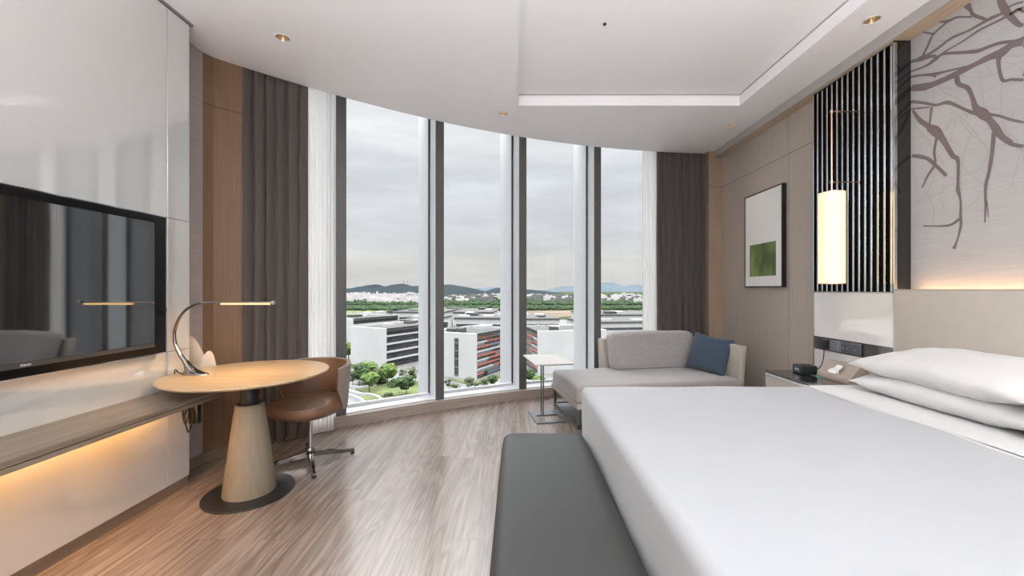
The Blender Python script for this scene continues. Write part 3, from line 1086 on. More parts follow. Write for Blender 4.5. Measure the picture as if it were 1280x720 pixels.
def build_small_left():
    # dark power box and its looped leads hanging under the shelf end
    t = thing('power_box', 'black power box hanging under the shelf end beside the desk', 'power box', (-1.93, 2.395, .452))
    bm = B()
    box(bm, -.02, .035, -.02, .012, 0, .11, .004, 2)
    box(bm, -.005, .012, -.012, .004, .11, .168, .002, 1)
    link_mesh('housing', bm, M['black_plastic'], t, True)
    for k, (dx, zz, rr) in enumerate(((-.03, .08, .04), (-.012, .05, .05), (-.035, .11, .03))):
        bm = B()
        tube(bm, smooth_path([(dx, -.024, .165), (dx - rr * .4, -.03, zz), (dx, -.03, zz - rr * 1.9), (dx + rr * .5, -.03, zz - .01), (dx + .004, -.026, .15)], 6), .0042, 8)
        link_mesh('lead', bm, M['black_plastic'], t, True)
    # cream petal-shaped stand in the recess
    t = thing('letter_stand', 'cream petal-shaped stand behind the lamp in the wall recess', 'stand', (-2.135, 2.68, .652), math.radians(20))
    cream = pmat('cream_leather_card', (.62, .54, .45, 1), .55)
    def petal(w, h, skew):
        pl = []
        n = 18
        for i in range(n + 1):
            u = i / n
            pl.append((-w / 2 + w * u + skew * math.sin(math.pi * u), h * math.sin(math.pi * u) ** .6))
        return pl
    for nm, w, h, sk, dx, dy in (('back_petal', .14, .29, -.03, -.01, .02), ('front_petal', .12, .19, .02, .055, -.02)):
        bm = B()
        pl = petal(w, h, sk)
        a = [bm.verts.new((p[0] + dx, dy - .12 * p[1], p[1])) for p in pl]
        b = [bm.verts.new((p[0] + dx, dy + .005 - .12 * p[1], p[1])) for p in pl]
        bm.faces.new(a)
        bm.faces.new(b[::-1])
        for i in range(len(pl)):
            j = (i + 1) % len(pl)
            bm.faces.new((a[i], b[i], b[j], a[j]))
        link_mesh(nm, bm, cream, t)
    bm = B()
    box(bm, -.08, .11, -.03, .04, 0, .008, .002, 1)
    link_mesh('tray_base', bm, cream, t)
    t = thing('coat_hook', 'small black wall clip above the cream stand', 'hook', (-2.25, 2.70, .925))
    bm = B()
    box(bm, -.011, .006, -.012, .012, -.025, .025, .003, 2)
    link_mesh('plate', bm, M['black_plastic'], t)
    bm = B()
    tube(bm, smooth_path([(.004, 0, -.006), (.022, 0, -.010), (.030, 0, .004)], 5), .005, 10)
    link_mesh('peg', bm, M['black_plastic'], t, True)
build_small_left()

def build_chair():
    t = thing('swivel_chair', 'brown leather tub swivel chair at the desk', 'chair', (-1.50, 2.905, 0), math.radians(-14))
    # local frame: chair faces -y
    # seat
    bm = B()
    seg = 48
    prof = [(.0, .355), (.60, .352), (.86, .366), (.97, .395), (1.0, .425), (.97, .450), (.88, .466), (.6, .474), (.3, .478), (0, .478)]
    rings = []
    for k, z in prof:
        r = []
        for i in range(seg):
            a = 2 * math.pi * i / seg
            e = 2.6
            c, s = math.cos(a), math.sin(a)
            rr = 1 / (abs(c) ** e + abs(s) ** e) ** (1 / e)
            r.append((k * .240 * rr * c, k * (.255 if s < 0 else .228) * rr * s - .015, z - (.012 if s < -.3 and z > .45 else 0)))
        rings.append(r)
    VR = [[bm.verts.new(p) for p in r] if prof[i][0] > 0 else [bm.verts.new((0, -.015, prof[i][1]))] for i, r in enumerate(rings)]
    for a, b in zip(VR, VR[1:]):
        for i in range(seg):
            j = (i + 1) % seg
            if len(a) == 1:
                bm.faces.new((a[0], b[j], b[i]))
            elif len(b) == 1:
                bm.faces.new((a[i], a[j], b[0]))
            else:
                bm.faces.new((a[i], a[j], b[j], b[i]))
    link_mesh('seat', bm, M['brown_leather'], t, True, 60)
    # wrapped back: phi measured from straight behind (+y)
    PM = math.radians(98)
    def zt(f):                       # top edge falls a little towards the arm ends
        return .712 - .045 * max(0, abs(f) - .45) ** 1.3
    def zb(f):
        return .385 + .16 * max(0, abs(f) - .80) / .2
    def shell(r_top, r_bot, endtrim):
        def fn(u, v):
            f = 2 * u - 1
            ph = f * (PM - endtrim)
            lo, hi = zb(f), zt(f)
            z = lo + (hi - lo) * v
            k = (z - .36) / .36
            r = r_bot + (r_top - r_bot) * k ** .8
            return (r * math.sin(ph), r * .96 * math.cos(ph), z)
        return fn
    def closed(outer, inner, nu, nv, name, mat):
        bm = B()
        A = grid_surface(bm, nu, nv, outer)
        C = grid_surface(bm, nu, nv, inner)
        for j in range(nv - 1):
            bm.faces.new((A[0][j], A[0][j + 1], C[0][j + 1], C[0][j]))
            bm.faces.new((A[-1][j], C[-1][j], C[-1][j + 1], A[-1][j + 1]))
        for i in range(nu - 1):
            bm.faces.new((A[i][-1], A[i + 1][-1], C[i + 1][-1], C[i][-1]))
            bm.faces.new((A[i][0], C[i][0], C[i + 1][0], A[i + 1][0]))
        return link_mesh(name, bm, mat, t, True, 50)
    closed(shell(.280, .250, 0), shell(.267, .239, 0), 41, 12, 'back_shell', M['taupe_leather'])
    closed(shell(.266, .238, .02), shell(.248, .232, .03), 41, 12, 'back_pad', M['brown_leather'])
    # piping along the top edge
    f_o = shell(.273, .244, 0)
    bm = B()
    tube(bm, [f_o(i / 60, 1.0) for i in range(61)], .006, 8)
    link_mesh('piping', bm, M['taupe_leather'], t, True)
    bm = B()
    lathe(bm, [(0, .10), (.016, .10), (.016, .33), (.026, .345), (.09, .352), (.09, .357), (0, .357)], 28)
    link_mesh('gas_column', bm, M['chrome'], t, True, 40)
    bm = B()
    lathe(bm, [(0, .030), (.024, .034), (.030, .06), (.030, .088), (.024, .10), (0, .10)], 28)
    link_mesh('hub', bm, M['bronze_chrome'], t, True, 40)
    for k in range(4):
        a = math.radians(46 + 90 * k)
        ca, sa = math.cos(a), math.sin(a)
        bm = B()
        secs = [(.02, .040, .082, .017), (.12, .034, .066, .0145), (.24, .020, .044, .012), (.30, .016, .036, .0105)]
        prev = None
        for d, zl, zh, hw in secs:
            q = [bm.verts.new((d * ca - s * hw * sa, d * sa + s * hw * ca, z)) for s, z in ((-1, zl), (1, zl), (.75, zh), (-.75, zh))]
            if prev:
                for i in range(4):
                    bm.faces.new((prev[i], prev[(i + 1) % 4], q[(i + 1) % 4], q[i]))
            else:
                bm.faces.new(q[::-1])
            prev = q
        bm.faces.new(prev)
        lg = link_mesh('leg', bm, M['bronze_chrome'], t)
        bm = B()
        lathe(bm, [(0, 0), (.014, 0), (.015, .004), (.013, .017), (0, .017)], 16, (.287 * ca, .287 * sa))
        link_mesh('glide', bm, M['black_plastic'], lg, True, 40)
build_chair()

# ------------------------------------------------------------------ daybed with cushions, sofa table
def build_daybed():
    # local x along the daybed from its front left corner, local y towards the window
    t = thing('daybed', 'greige upholstered daybed on a graphite frame by the window', 'sofa', (.535, 3.55, 0), math.radians(10.8))
    Lx, Dy = 1.655, .80
    bm = B()
    soft_box(bm, Lx, Dy, .150, .030, .012, 14, .002, 3, (Lx / 2, Dy / 2, .232))
    s = link_mesh('seat_cushion', bm, M['sofa_fabric'], t, True, 60)
    bm = B()
    for z in (.362, .252):
        r = .012
        tube(bm, [(r, r, z), (Lx - r, r, z), (Lx - r, Dy - r, z), (r, Dy - r, z), (r, r, z)], .0042, 6)
    link_mesh('piping', bm, M['sofa_fabric'], s, True)
    bm = B()
    box(bm, .004, Lx + .05, .004, Dy + .05, .178, .232, .006, 2)
    link_mesh('seat_base', bm, M['sofa_leather'], t)
    # back: leans outwards a little
    def slab(x0, x1, y0, y1, z0, z1, lx, ly, nm):
        bm = B()
        box(bm, x0, x1, y0, y1, z0, z1, .016, 3)
        for v in bm.verts:
            k = (v.co.z - z0) / (z1 - z0)
            v.co.x += lx * k
            v.co.y += ly * k
        link_mesh(nm, bm, M['sofa_leather'], t, True, 40)
    slab(.56, Lx + .055, Dy - .005, Dy + .055, .21, .700, 0, .05, 'backrest')
    slab(Lx - .005, Lx + .055, .02, Dy + .055, .21, .700, .035, .0, 'armrest')
    # frame: flat rails and legs with an open shelf
    for x in (.012, Lx - .03):
        for y in (.012, Dy - .035):
            bm = B()
            box(bm, x, x + .022, y, y + .022, 0, .18)
            link_mesh('leg', bm, M['graphite'], t)
    bm = B()
    box(bm, .012, Lx - .008, .012, .034, .002, .040)
    box(bm, .012, .034, .012, Dy - .012, .002, .040)
    box(bm, .012, Lx - .008, Dy - .034, Dy - .012, .002, .040)
    box(bm, Lx - .03, Lx - .008, .012, Dy - .012, .002, .040)
    link_mesh('rail', bm, M['graphite'], t)
    bm = B()
    box(bm, .030, .46, .030, Dy - .030, .014, .030)
    link_mesh('shelf_plate', bm, M['graphite'], t)
    bm = B()
    box(bm, .46, .478, .014, Dy - .030, .028, .18)
    link_mesh('shelf_divider', bm, M['black_metal'], t)
    return t
daybed = build_daybed()

def on_daybed(x, y, z):
    a = math.radians(10.8)
    return (.535 + x * math.cos(a) - y * math.sin(a), 3.55 + x * math.sin(a) + y * math.cos(a), z)

def build_bolster():
    t = thing('back_cushion', 'long greige back cushion leaning on the daybed back', 'cushion', on_daybed(1.12, .675, .392), math.radians(10.8))
    bm = B()
    soft_box(bm, .98, .17, .375, .045, .022, 12, .006, 9)
    for v in bm.verts:
        v.co.y += .08 * v.co.z / .375
    c = link_mesh('cushion_body', bm, M['sofa_fabric'], t, True, 70)
    bm = B()
    pts = [(-.475, -.088, .02), (-.475, -.012, .355), (.475, -.012, .355), (.475, -.088, .02), (-.475, -.088, .02)]
    tube(bm, pts, .004, 6)
    link_mesh('piping', bm, M['sofa_fabric'], c, True)
build_bolster()

def pillow_mesh(bm, L, W, H, nu=40, nv=28, pinch=.10, ear=.0, wob=.006, seed=1, pw=.55):
    """stuffed pillow lying flat, centred: puffed middle, thin seam, slightly pulled-in sides and pointed corners"""
    rows = {}
    for side in (1, -1):
        V = []
        for i in range(nu):
            r = []
            for j in range(nv):
                u = -1 + 2 * i / (nu - 1)
                v = -1 + 2 * j / (nv - 1)
                u = math.sin(u * math.pi / 2) * .6 + u * .4
                v = math.sin(v * math.pi / 2) * .6 + v * .4
                edge = i in (0, nu - 1) or j in (0, nv - 1)
                if edge and side == -1:
                    r.append(rows[1][i][j])
                    continue
                x = u * L / 2 * (1 - pinch * (1 - v * v) * abs(u) ** 3 * .3)
                y = v * W / 2 * (1 - pinch * (1 - u * u) * abs(v) ** 3)
                x *= 1 + ear * (abs(u) * abs(v)) ** 6
                y *= 1 + ear * (abs(u) * abs(v)) ** 6
                th = max(0, (1 - abs(u) ** 2.6)) ** pw * max(0, (1 - abs(v) ** 2.2)) ** pw
                z = side * H / 2 * th
                n = noise.noise(Vector((x * 9 + seed, y * 9, side * 3.0 + seed)))
                n2 = noise.noise(Vector((x * 24 + seed, y * 6, side * 5.0)))
                z += (wob * n + wob * 1.1 * n2 * (abs(v) ** 2)) * (1 if not edge else .5)
                r.append(bm.verts.new((x, y, z)))
            V.append(r)
        rows[side] = V
        for i in range(nu - 1):
            for j in range(nv - 1):
                q = (V[i][j], V[i + 1][j], V[i + 1][j + 1], V[i][j + 1])
                bm.faces.new(q if side == 1 else q[::-1])
    return bm

def build_blue_cushion():
    t = thing('throw_cushion', 'slate blue square cushion leaning in the daybed corner', 'cushion', on_daybed(1.565, .34, .392), math.radians(10.8 - 58))
    bm = B()
    pillow_mesh(bm, .40, .40, .14, 30, 30, .10, .02, .005, 4, .5)
    rot = Matrix.Translation((0, 0, .188)) @ Matrix.Rotation(math.radians(8), 4, 'Y') @ Matrix.Rotation(math.radians(68), 4, 'X')
    bmesh.ops.transform(bm, matrix=rot, verts=bm.verts[:])
    link_mesh('cushion_cover', bm, M['blue_fabric'], t, True, 80)
build_blue_cushion()

def build_sofa_table():
    t = thing('sofa_side_table', 'slim C-shaped side table pulled up to the daybed end', 'table', (.30, 3.92, 0), math.radians(10.8))
    bm = B()
    w, d, h = .15, .185, .010
    iw0, iw1, id0, id1 = -.105, .115, -.135, .045
    box(bm, -w, w, -d, id0, 0, h)
    box(bm, -w, w, id1, d, 0, h)
    box(bm, -w, iw0, id0, id1, 0, h)
    box(bm, iw1, w, id0, id1, 0, h)
    link_mesh('base_plate', bm, M['graphite'], t)
    for y in (.062, .145):
        bm = B()
        box(bm, -.030, -.018, y, y + .012, h, .558)
        link_mesh('post', bm, M['graphite'], t)
    bm = B()
    box(bm, -.185, .185, -.26, .30, .560, .570, .002, 1)
    link_mesh('table_top', bm, M['stone_top'], t)
    bm = B()
    box(bm, -.10, .18, -.245, .20, .552, .560)
    link_mesh('top_bracket', bm, M['graphite'], t)
build_sofa_table()
# ------------------------------------------------------------------ bed, bench, pillows
def build_bench():
    t = thing('bed_end_bench', 'long grey leather bench at the foot of the bed', 'bench', (.155, 1.52, 0))
    bm = B()
    soft_box(bm, .47, 1.58, .17, .045, .006, 16, .0015, 2, (0, 0, .262))
    # rounded plan corners
    for v in bm.verts:
        x, y = v.co.x, v.co.y
        R = .06
        ax, ay = abs(x) - (.235 - R), abs(y) - (.79 - R)
        if ax > 0 and ay > 0:
            l = math.hypot(ax, ay)
            m = max(ax, ay)
            if l > 1e-6:
                v.co.x = math.copysign(.235 - R + ax * m / l, x)
                v.co.y = math.copysign(.79 - R + ay * m / l, y)
    c = link_mesh('bench_cushion', bm, M['grey_leather'], t, True, 60)
    bm = B()
    box(bm, -.218, .218, -.775, .775, .20, .262, .008, 2)
    link_mesh('bench_base', bm, M['grey_leather'], t)
    for sx in (-1, 1):
        for sy in (-1, 1):
            bm = B()
            box(bm, sx * .20 - .02, sx * .20 + .02, sy * .70 - .02, sy * .70 + .02, 0, .20, .003, 1)
            link_mesh('leg', bm, M['black_metal'], t)
build_bench()

BX0, BX1, BY0, BY1 = .405, 2.44, .56, 2.50
def build_bed():
    t = thing('bed', 'king size bed with upholstered base under white linen', 'bed', ((BX0 + BX1) / 2, (BY0 + BY1) / 2, 0))
    w, d = BX1 - BX0 - .06, BY1 - BY0 - .06
    bm = B()
    box(bm, -w / 2, w / 2, -d / 2, d / 2, .08, .325, .015, 2)
    link_mesh('bed_base', bm, M['headboard'], t)
    bm = B()
    soft_box(bm, w, d, .285, .05, .004, 10, 0, 0, (0, 0, .325))
    link_mesh('mattress', bm, M['linen_warm_lit'], t, True, 60)
    for sx in (-1, 1):
        for sy in (-1, 1):
            bm = B()
            box(bm, sx * w * .45 - .03, sx * w * .45 + .03, sy * d * .45 - .03, sy * d * .45 + .03, 0, .08)
            link_mesh('leg', bm, M['black_metal'], t)
build_bed()

FOLD_X = 1.79
def build_duvet():
    t = thing('duvet', 'smooth white duvet covering the bed', 'duvet', (BX0, BY0, 0))
    # cross-sections run along y, over the mattress and down both sides; front drop over the foot
    Wx, Wy, H = FOLD_X - BX0 + .05, BY1 - BY0, .650
    def sheet(x0, x1, zt, r, drop_z, out, front, name, mat, nx, seed, wob):
        bm = B()
        # profile over the width (y), as (y, z)
        prof = []
        for z in [drop_z + (zt - r - drop_z) * i / 8 for i in range(9)]:
            prof.append((-out, z))
        for i in range(1, 7):
            a = math.pi / 2 * i / 6
            prof.append((-out + r - r * math.cos(a), zt - r + r * math.sin(a)))
        m = 40
        for i in range(1, m):
            prof.append((-out + r + (Wy + 2 * out - 2 * r) * i / m, zt))
        for i in range(0, 7):
            a = math.pi / 2 * (1 - i / 6)
            prof.append((Wy + out - r + r * math.cos(a), zt - r + r * math.sin(a)))
        for z in [drop_z + (zt - r - drop_z) * (7 - i) / 8 for i in range(8)]:
            prof.append((Wy + out, z))
        # lengthwise parameter (x, dz): foot drop then run to x1
        lens = []
        if front:
            for z in [drop_z + (zt - r - drop_z) * i / 8 for i in range(9)]:
                lens.append((x0, z - zt))
            for i in range(1, 7):
                a = math.pi / 2 * i / 6
                lens.append((x0 + r - r * math.cos(a), -r + r * math.sin(a)))
            s0 = x0 + r
        else:
            s0 = x0
            lens.append((x0, 0))
        for i in range(1, nx + 1):
            lens.append((s0 + (x1 - s0) * i / nx, 0))
        rows = []
        for (x, dz) in lens:
            row = []
            for (y, z) in prof:
                # on the foot drop the whole section is pressed down
                zz = min(z, zt + dz)
                yy = y
                if dz < -.0001:
                    inset = 0
                    yy = max(-out + inset, min(Wy + out - inset, y))
                n = noise.noise(Vector((x * 2.6 + seed, yy * 2.6, zz * 3)))
                n2 = noise.noise(Vector((x * 9 + seed, yy * 7, zz * 8)))
                top = 1 if zz > zt - .02 else .35
                k = wob * (n + .25 * n2)
                dxx = 0
                if zz < zt - r:
                    k2 = (zt - zz)
                    fl = .012 * math.sin(yy * 9 + seed) * k2 + .010 * math.sin(x * 8 + seed) * k2
                    dxx = fl
                row.append(bm.verts.new((x + (dxx if front and dz < 0 else 0), yy + (fl * .6 if zz < zt - r else 0) * (1 if y > Wy / 2 else -1), zz + k * top)))
            rows.append(row)
        for a, b in zip(rows, rows[1:]):
            for i in range(len(prof) - 1):
                bm.faces.new((a[i], a[i + 1], b[i + 1], b[i]))
        bmesh.ops.remove_doubles(bm, verts=bm.verts[:], dist=.0004)
        return link_mesh(name, bm, mat, t, True, 80)
    sheet(0, Wx, H, .045, .10, .010, True, 'duvet_cover', M['linen'], 30, 2.3, .005)
    # the turned-back band at the pillow end lies on top
    sheet(FOLD_X - BX0, 2.15 - BX0, H + .009, .050, .16, .018, False, 'turned_back_band', M['linen_warm_lit'], 12, 6.1, .004)
    # soft roll at the fold
    bm = B()
    x = FOLD_X - BX0
    pts = [(x, -.015, .30), (x, -.018, H - .05), (x + .004, .02, H + .001)] + [(x + .006 * math.sin(i * .9), .02 + (Wy - .04) * i / 14, H + .0025 + .002 * math.sin(i * 1.7)) for i in range(1, 14)] + [(x + .004, Wy - .02, H + .001), (x, Wy + .018, H - .05), (x, Wy + .015, .30)]
    tube(bm, smooth_path(pts, 4), .0062, 10)
    link_mesh('fold_roll', bm, M['linen_warm_lit'], t, True, 80)
    # pillow-end sheet
    bm = B()
    soft_box(bm, 2.44 - 2.10, Wy - .02, .03, .012, 0, 6, 0, 0, ((2.44 + 2.10) / 2 - BX0, Wy / 2, .612))
    link_mesh('under_sheet', bm, M['linen_warm_lit'], t, True, 80)
build_duvet()

def build_pillows():
    def pillow(cy, z, label, seed, rx, rz, dx=0):
        t = thing('pillow', label, 'pillow', (2.210 + dx, cy, z), rz, 'white bed pillows')
        bm = B()
        pillow_mesh(bm, .83, .475, .170, 54, 34, .05, .035, .010, seed, .46)
        bmesh.ops.transform(bm, matrix=Matrix.Rotation(math.radians(rx), 4, 'Y') @ Matrix.Rotation(R90, 4, 'Z'), verts=bm.verts[:])
        link_mesh('pillow_case', bm, M['linen_warm_lit'], t, True, 85)
        return t
    lo, hi = .733, .845
    pillow(1.955, lo, 'white pillow on the bed nearest the nightstand, lower of its pair', 1.0, -5, math.radians(1.0), .01)
    pillow(1.955, hi, 'white pillow on the bed nearest the nightstand, upper of its pair', 5.3, -8, math.radians(-1.0), .0)
    pillow(1.13, lo, 'white pillow at the right edge of the photo, lower of its pair', 9.1, -5, math.radians(-.5), .0)
    pillow(1.135, hi, 'white pillow at the right edge of the photo, upper of its pair', 13.7, -8, math.radians(.8), -.006)
build_pillows()

# ------------------------------------------------------------------ headboard, slatted panel, pendant
def build_headboard():
    t = thing('headboard', 'wide beige leather headboard behind the white pillows', 'headboard', (2.455, 0, 0))
    bm = B()
    box(bm, 0, .055, -.66, 2.606, .25, 1.246, .004, 2)
    link_mesh('padded_board', bm, M['headboard'], t, True)
    bm = B()
    box(bm, .055, .116, -.66, 2.606, .25, 1.205)
    link_mesh('rear_support', bm, M['headboard'], t)
    bm = B()
    box(bm, -.001, .056, -.66, 2.606, 1.2465, 1.2525, .001, 1)
    link_mesh('top_trim', bm, M['sofa_leather'], t)
build_headboard()

XP = 2.465
def build_slat_panel():
    y0, y1 = 2.610, 3.328
    t = thing('slatted_wall_panel', 'tall black mirror panel with silver slats beside the headboard', 'wall panel', (XP, y0, 0))
    W = y1 - y0
    bm = B()
    box(bm, .022, .106, .0, W, .30, 2.876)
    link_mesh('black_mirror_body', bm, M['black_glass'], t)
    bm = B()
    box(bm, .0185, .0225, .002, W - .002, 1.23, 2.875)
    link_mesh('black_backing', bm, pmat('matt_black_backing', (.002, .002, .002, 1), .5, spec=.04), t)
    bm = B()
    for a, b in ((.0, .010), (W - .010, W)):
        box(bm, 0, .018, a, b, .30, 2.876)
    box(bm, 0, .018, 0, W, 2.866, 2.876)
    box(bm, 0, .018, 0, W, 1.226, 1.234)
    link_mesh('frame', bm, M['slat'], t)
    n = 14
    pitch = (W - .02) / n
    for i in range(n):
        c = .010 + pitch * (i + .5)
        bm = B()
        box(bm, .010, .018, c - .0070, c + .0070, 1.236, 2.865, .001, 1)
        link_mesh('slat', bm, M['slat'], t)
    bm = B()
    box(bm, .002, .018, .012, W - .012, .868, 1.225, .001, 1)
    link_mesh('white_glass_panel', bm, pmat('white_back_painted_glass', (.80, .755, .73, 1), .05, coat=1, spec=.8, ior=2.0), t)
    bm = B()
    box(bm, .004, .018, .0105, W - .0105, .764, .867)
    link_mesh('mirror_strip', bm, pmat('dark_bronze_mirror', (.16, .15, .145, 1), .06, metal=.8), t)
    bm = B()
    box(bm, .002, .018, .012, W - .012, .32, .763, .001, 1)
    link_mesh('lower_panel', bm, pmat('pale_lower_panel', (.66, .62, .60, 1), .25), t)
    # switch and socket plates, left to right as seen from the bed foot
    grey = pmat('grey_switch_plastic', (.17, .185, .205, 1), .4)
    dgrey = pmat('dark_grey_switch_plastic', (.085, .092, .102, 1), .4)
    white = pmat('pale_switch_mark', (.75, .75, .72, 1), .5)
    rows = [(.555, 'socket_plate', 'grey socket plate holding the black charger', 'socket', grey, 0),
            (.468, 'switch_plate', 'lighter grey double switch plate beside the charger', 'switch', grey, 2),
            (.381, 'switch_plate', 'dark grey double switch plate in the middle of the mirror strip', 'switch', dgrey, 2),
            (.294, 'switch_plate', 'dark grey single switch plate nearest the pillows', 'switch', dgrey, 1)]
    for c, nm, lb, cat, mt, marks in rows:
        q = thing(nm, lb, cat, (XP + .004, y0 + c, .815), 0, 'bedside switch plates')
        bm = B()
        box(bm, -.012, 0, -.0425, .0425, -.0425, .0425, .003, 2)
        link_mesh('plate', bm, mt, q, True)
        bm = B()
        if marks == 2:
            box(bm, -.0155, -.011, -.036, -.0015, -.036, .036, .0015, 1)
            box(bm, -.0155, -.011, .0015, .036, -.036, .036, .0015, 1)
        elif marks == 1:
            box(bm, -.0155, -.011, -.036, .036, -.036, .036, .0015, 1)
        else:
            box(bm, -.0135, -.011, -.034, .034, -.034, .034, .001, 1)
        link_mesh('rocker' if marks else 'socket_face', bm, mt, q, True)
        for k in range(marks):
            bm = B()
            yy = (-.019 + .038 * k) if marks == 2 else 0
            box(bm, -.0162, -.0152, yy - .004, yy + .004, -.006, -.003)
            link_mesh('mark', bm, white, q)
    q = thing('charger', 'black plug-in charger in the bedside socket plate', 'charger', (XP + .004 - .0136, y0 + .555, .818))
    bm = B()
    box(bm, -.040, 0, -.030, .030, -.036, .040, .006, 3)
    link_mesh('charger_body', bm, M['black_plastic'], q, True)
    bm = B()
    tube(bm, smooth_path([(-.022, .004, -.034), (-.022, .008, -.10), (-.03, .02, -.17), (-.055, .03, -.205), (-.10, .025, -.225), (-.13, .03, -.2315)], 6), .0032, 8)
    link_mesh('charger_cord', bm, M['black_plastic'], q, True)
M['slat'] = pmat('brushed_silver_slat', (.60, .60, .605, 1), .16, metal=1)
build_slat_panel()

def build_wall_lamp():
    t = thing('wall_lamp', 'lit cylinder lamp hanging on a copper rod before the slats', 'lamp', (2.262, 2.873, 0))
    copper = pmat('rose_copper', (.72, .46, .36, 1), .18, metal=1)
    r, z0, z1 = .0785, 1.292, 1.945
    m, nt, b = new_mat('glowing_parchment_shade')
    b.inputs['Base Color'].default_value = (.85, .72, .50, 1)
    b.inputs['Roughness'].default_value = .7
    b.inputs['Emission Color'].default_value = (1, .76, .40, 1)
    b.inputs['Emission Strength'].default_value = .70
    bm = B()
    lathe(bm, [(r, z0), (r, z1), (r - .003, z1), (r - .003, z0), (r, z0)], 64)
    link_mesh('lamp_shade', bm, m, t, True, 40)
    for z in (z0, z1):
        bm = B()
        lathe(bm, [(r - .004, z - .002), (r + .001, z - .002), (r + .001, z + .002), (r - .004, z + .002), (r - .004, z - .002)], 48)
        link_mesh('shade_ring', bm, copper, t, True, 40)
    bm = B()
    lathe(bm, [(.010, z1 - .03), (.030, z1 - .05), (.030, z0 + .12), (0, z0 + .12)], 24)
    link_mesh('bulb_tube', bm, emit_mat('warm_bulb_tube', (1, .72, .40, 1), 2.2), t, True)
    bm = B()
    tube(bm, [(0, 0, z1 - .05), (0, 0, 2.545)], .0062, 14)
    for k in range(3):
        a = 2 * math.pi * k / 3
        tube(bm, [(0, 0, z1 - .006), ((r - .002) * math.cos(a), (r - .002) * math.sin(a), z1 - .004)], .0018, 6)
    link_mesh('rod', bm, copper, t, True, 40)
    for z in (2.528, 2.022):
        bm = B()
        tube(bm, [(-.012, 0, z), (.207, 0, z)], .0045, 12)
        lathe(bm, [(0, z - .011), (.010, z - .011), (.010, z + .011), (0, z + .011)], 16)
        a = link_mesh('bracket_arm', bm, copper, t, True, 40)
        a['label'] = 'copper arm'
build_wall_lamp()

def build_nightstand():
    t = thing('nightstand', 'pale nightstand with a dark glossy top beyond the bed', 'nightstand', (2.06, 2.62, 0))
    W, D = .40, .70
    bm = B()
    box(bm, 0, W, 0, D, .572, .584, .002, 1)
    link_mesh('top', bm, pmat('dark_brown_glass_top', (.020, .017, .015, 1), .10, coat=.6), t)
    bm = B()
    box(bm, .012, W, .004, D - .004, .16, .571, .003, 1)
    link_mesh('carcass', bm, pmat('pale_taupe_lacquer', (.46, .42, .38, 1), .4), t)
    for z0, z1 in ((.375, .552), (.185, .365)):
        bm = B()
        box(bm, -.004, .014, .012, D - .012, z0, z1, .003, 1)
        dr = link_mesh('drawer', bm, pmat('pale_taupe_lacquer', (.46, .42, .38, 1), .4), t)
        bm = B()
        box(bm, -.010, .002, .012, D - .012, z1 + .002, z1 + .010, .001, 1)
        link_mesh('pull_rail', bm, M['alu'], dr)
    for x in (.04, W - .07):
        for y in (.04, D - .07):
            bm = B()
            box(bm, x, x + .03, y, y + .03, 0, .161)
            link_mesh('leg', bm, M['black_metal'], t)
build_nightstand()

def build_bedside_items():
    t = thing('alarm_clock', 'small black digital alarm clock on the nightstand', 'clock', (2.225, 3.13, .5842), math.radians(-4))
    bm = B()
    box(bm, 0, .125, 0, .115, 0, .068, .010, 3)
    link_mesh('case', bm, M['black_plastic'], t, True)
    bm = B()
    box(bm, -.0012, .001, .010, .105, .010, .058)
    link_mesh('display', bm, M['black_glass'], t)
    tx = text_mesh('digits', '10:03', .026, emit_mat('pale_clock_digits', (.85, .88, .92, 1), .55), t, .0003)
    tx.rotation_euler = (R90, 0, -R90)
    tx.location = (-.0016, .056, .034)
    # wedge-shaped tissue box leaning to the panel
    t = thing('tissue_box', 'taupe wedge-shaped leather tissue box on the nightstand', 'box', (2.318, 2.79, .5842))
    prof = [(.0, .0), (-.002, .012), (.004, .032), (.078, .120), (.094, .127), (.135, .125), (.135, 0)]
    bm = B()
    a = [bm.verts.new((p[0], 0, p[1])) for p in prof]
    b = [bm.verts.new((p[0], .30, p[1])) for p in prof]
    bm.faces.new(a)
    bm.faces.new(b[::-1])
    for i in range(len(prof)):
        j = (i + 1) % len(prof)
        bm.faces.new((a[i], b[i], b[j], a[j]))
    link_mesh('leather_case', bm, pmat('taupe_box_leather', (.36, .29, .24, 1), .5, bump=((200, 200, 200), .1, .001)), t)
    bm = B()
    def fl(u, v):
        x = .012 + .050 * v
        y = .095 + .095 * (u * (1 - .45 * v) + .3 * v) + .012 * math.sin(7 * v)
        return (x - .010 * math.sin(math.pi * v) + .012 * math.sin(5 * u) * (1 - v), y, .050 + .058 * v + .008 * math.sin(math.pi * v) + .004 * math.sin(9 * u + 3 * v) * math.sin(math.pi * v))
    grid_surface(bm, 12, 8, fl)
    link_mesh('tissue', bm, pmat('white_tissue', (.85, .82, .78, 1), .9), t, True, 90)
    bm = B()
    box(bm, -.035, .035, -.045, .045, 0, .0012)
    o = link_mesh('card', bm, pmat('turquoise_card', (.07, .27, .27, 1), .5))
    o.location = (2.315, 3.065, .5844)
    tag(o, 'small turquoise card lying between the clock and tissue box', 'card')
build_bedside_items()

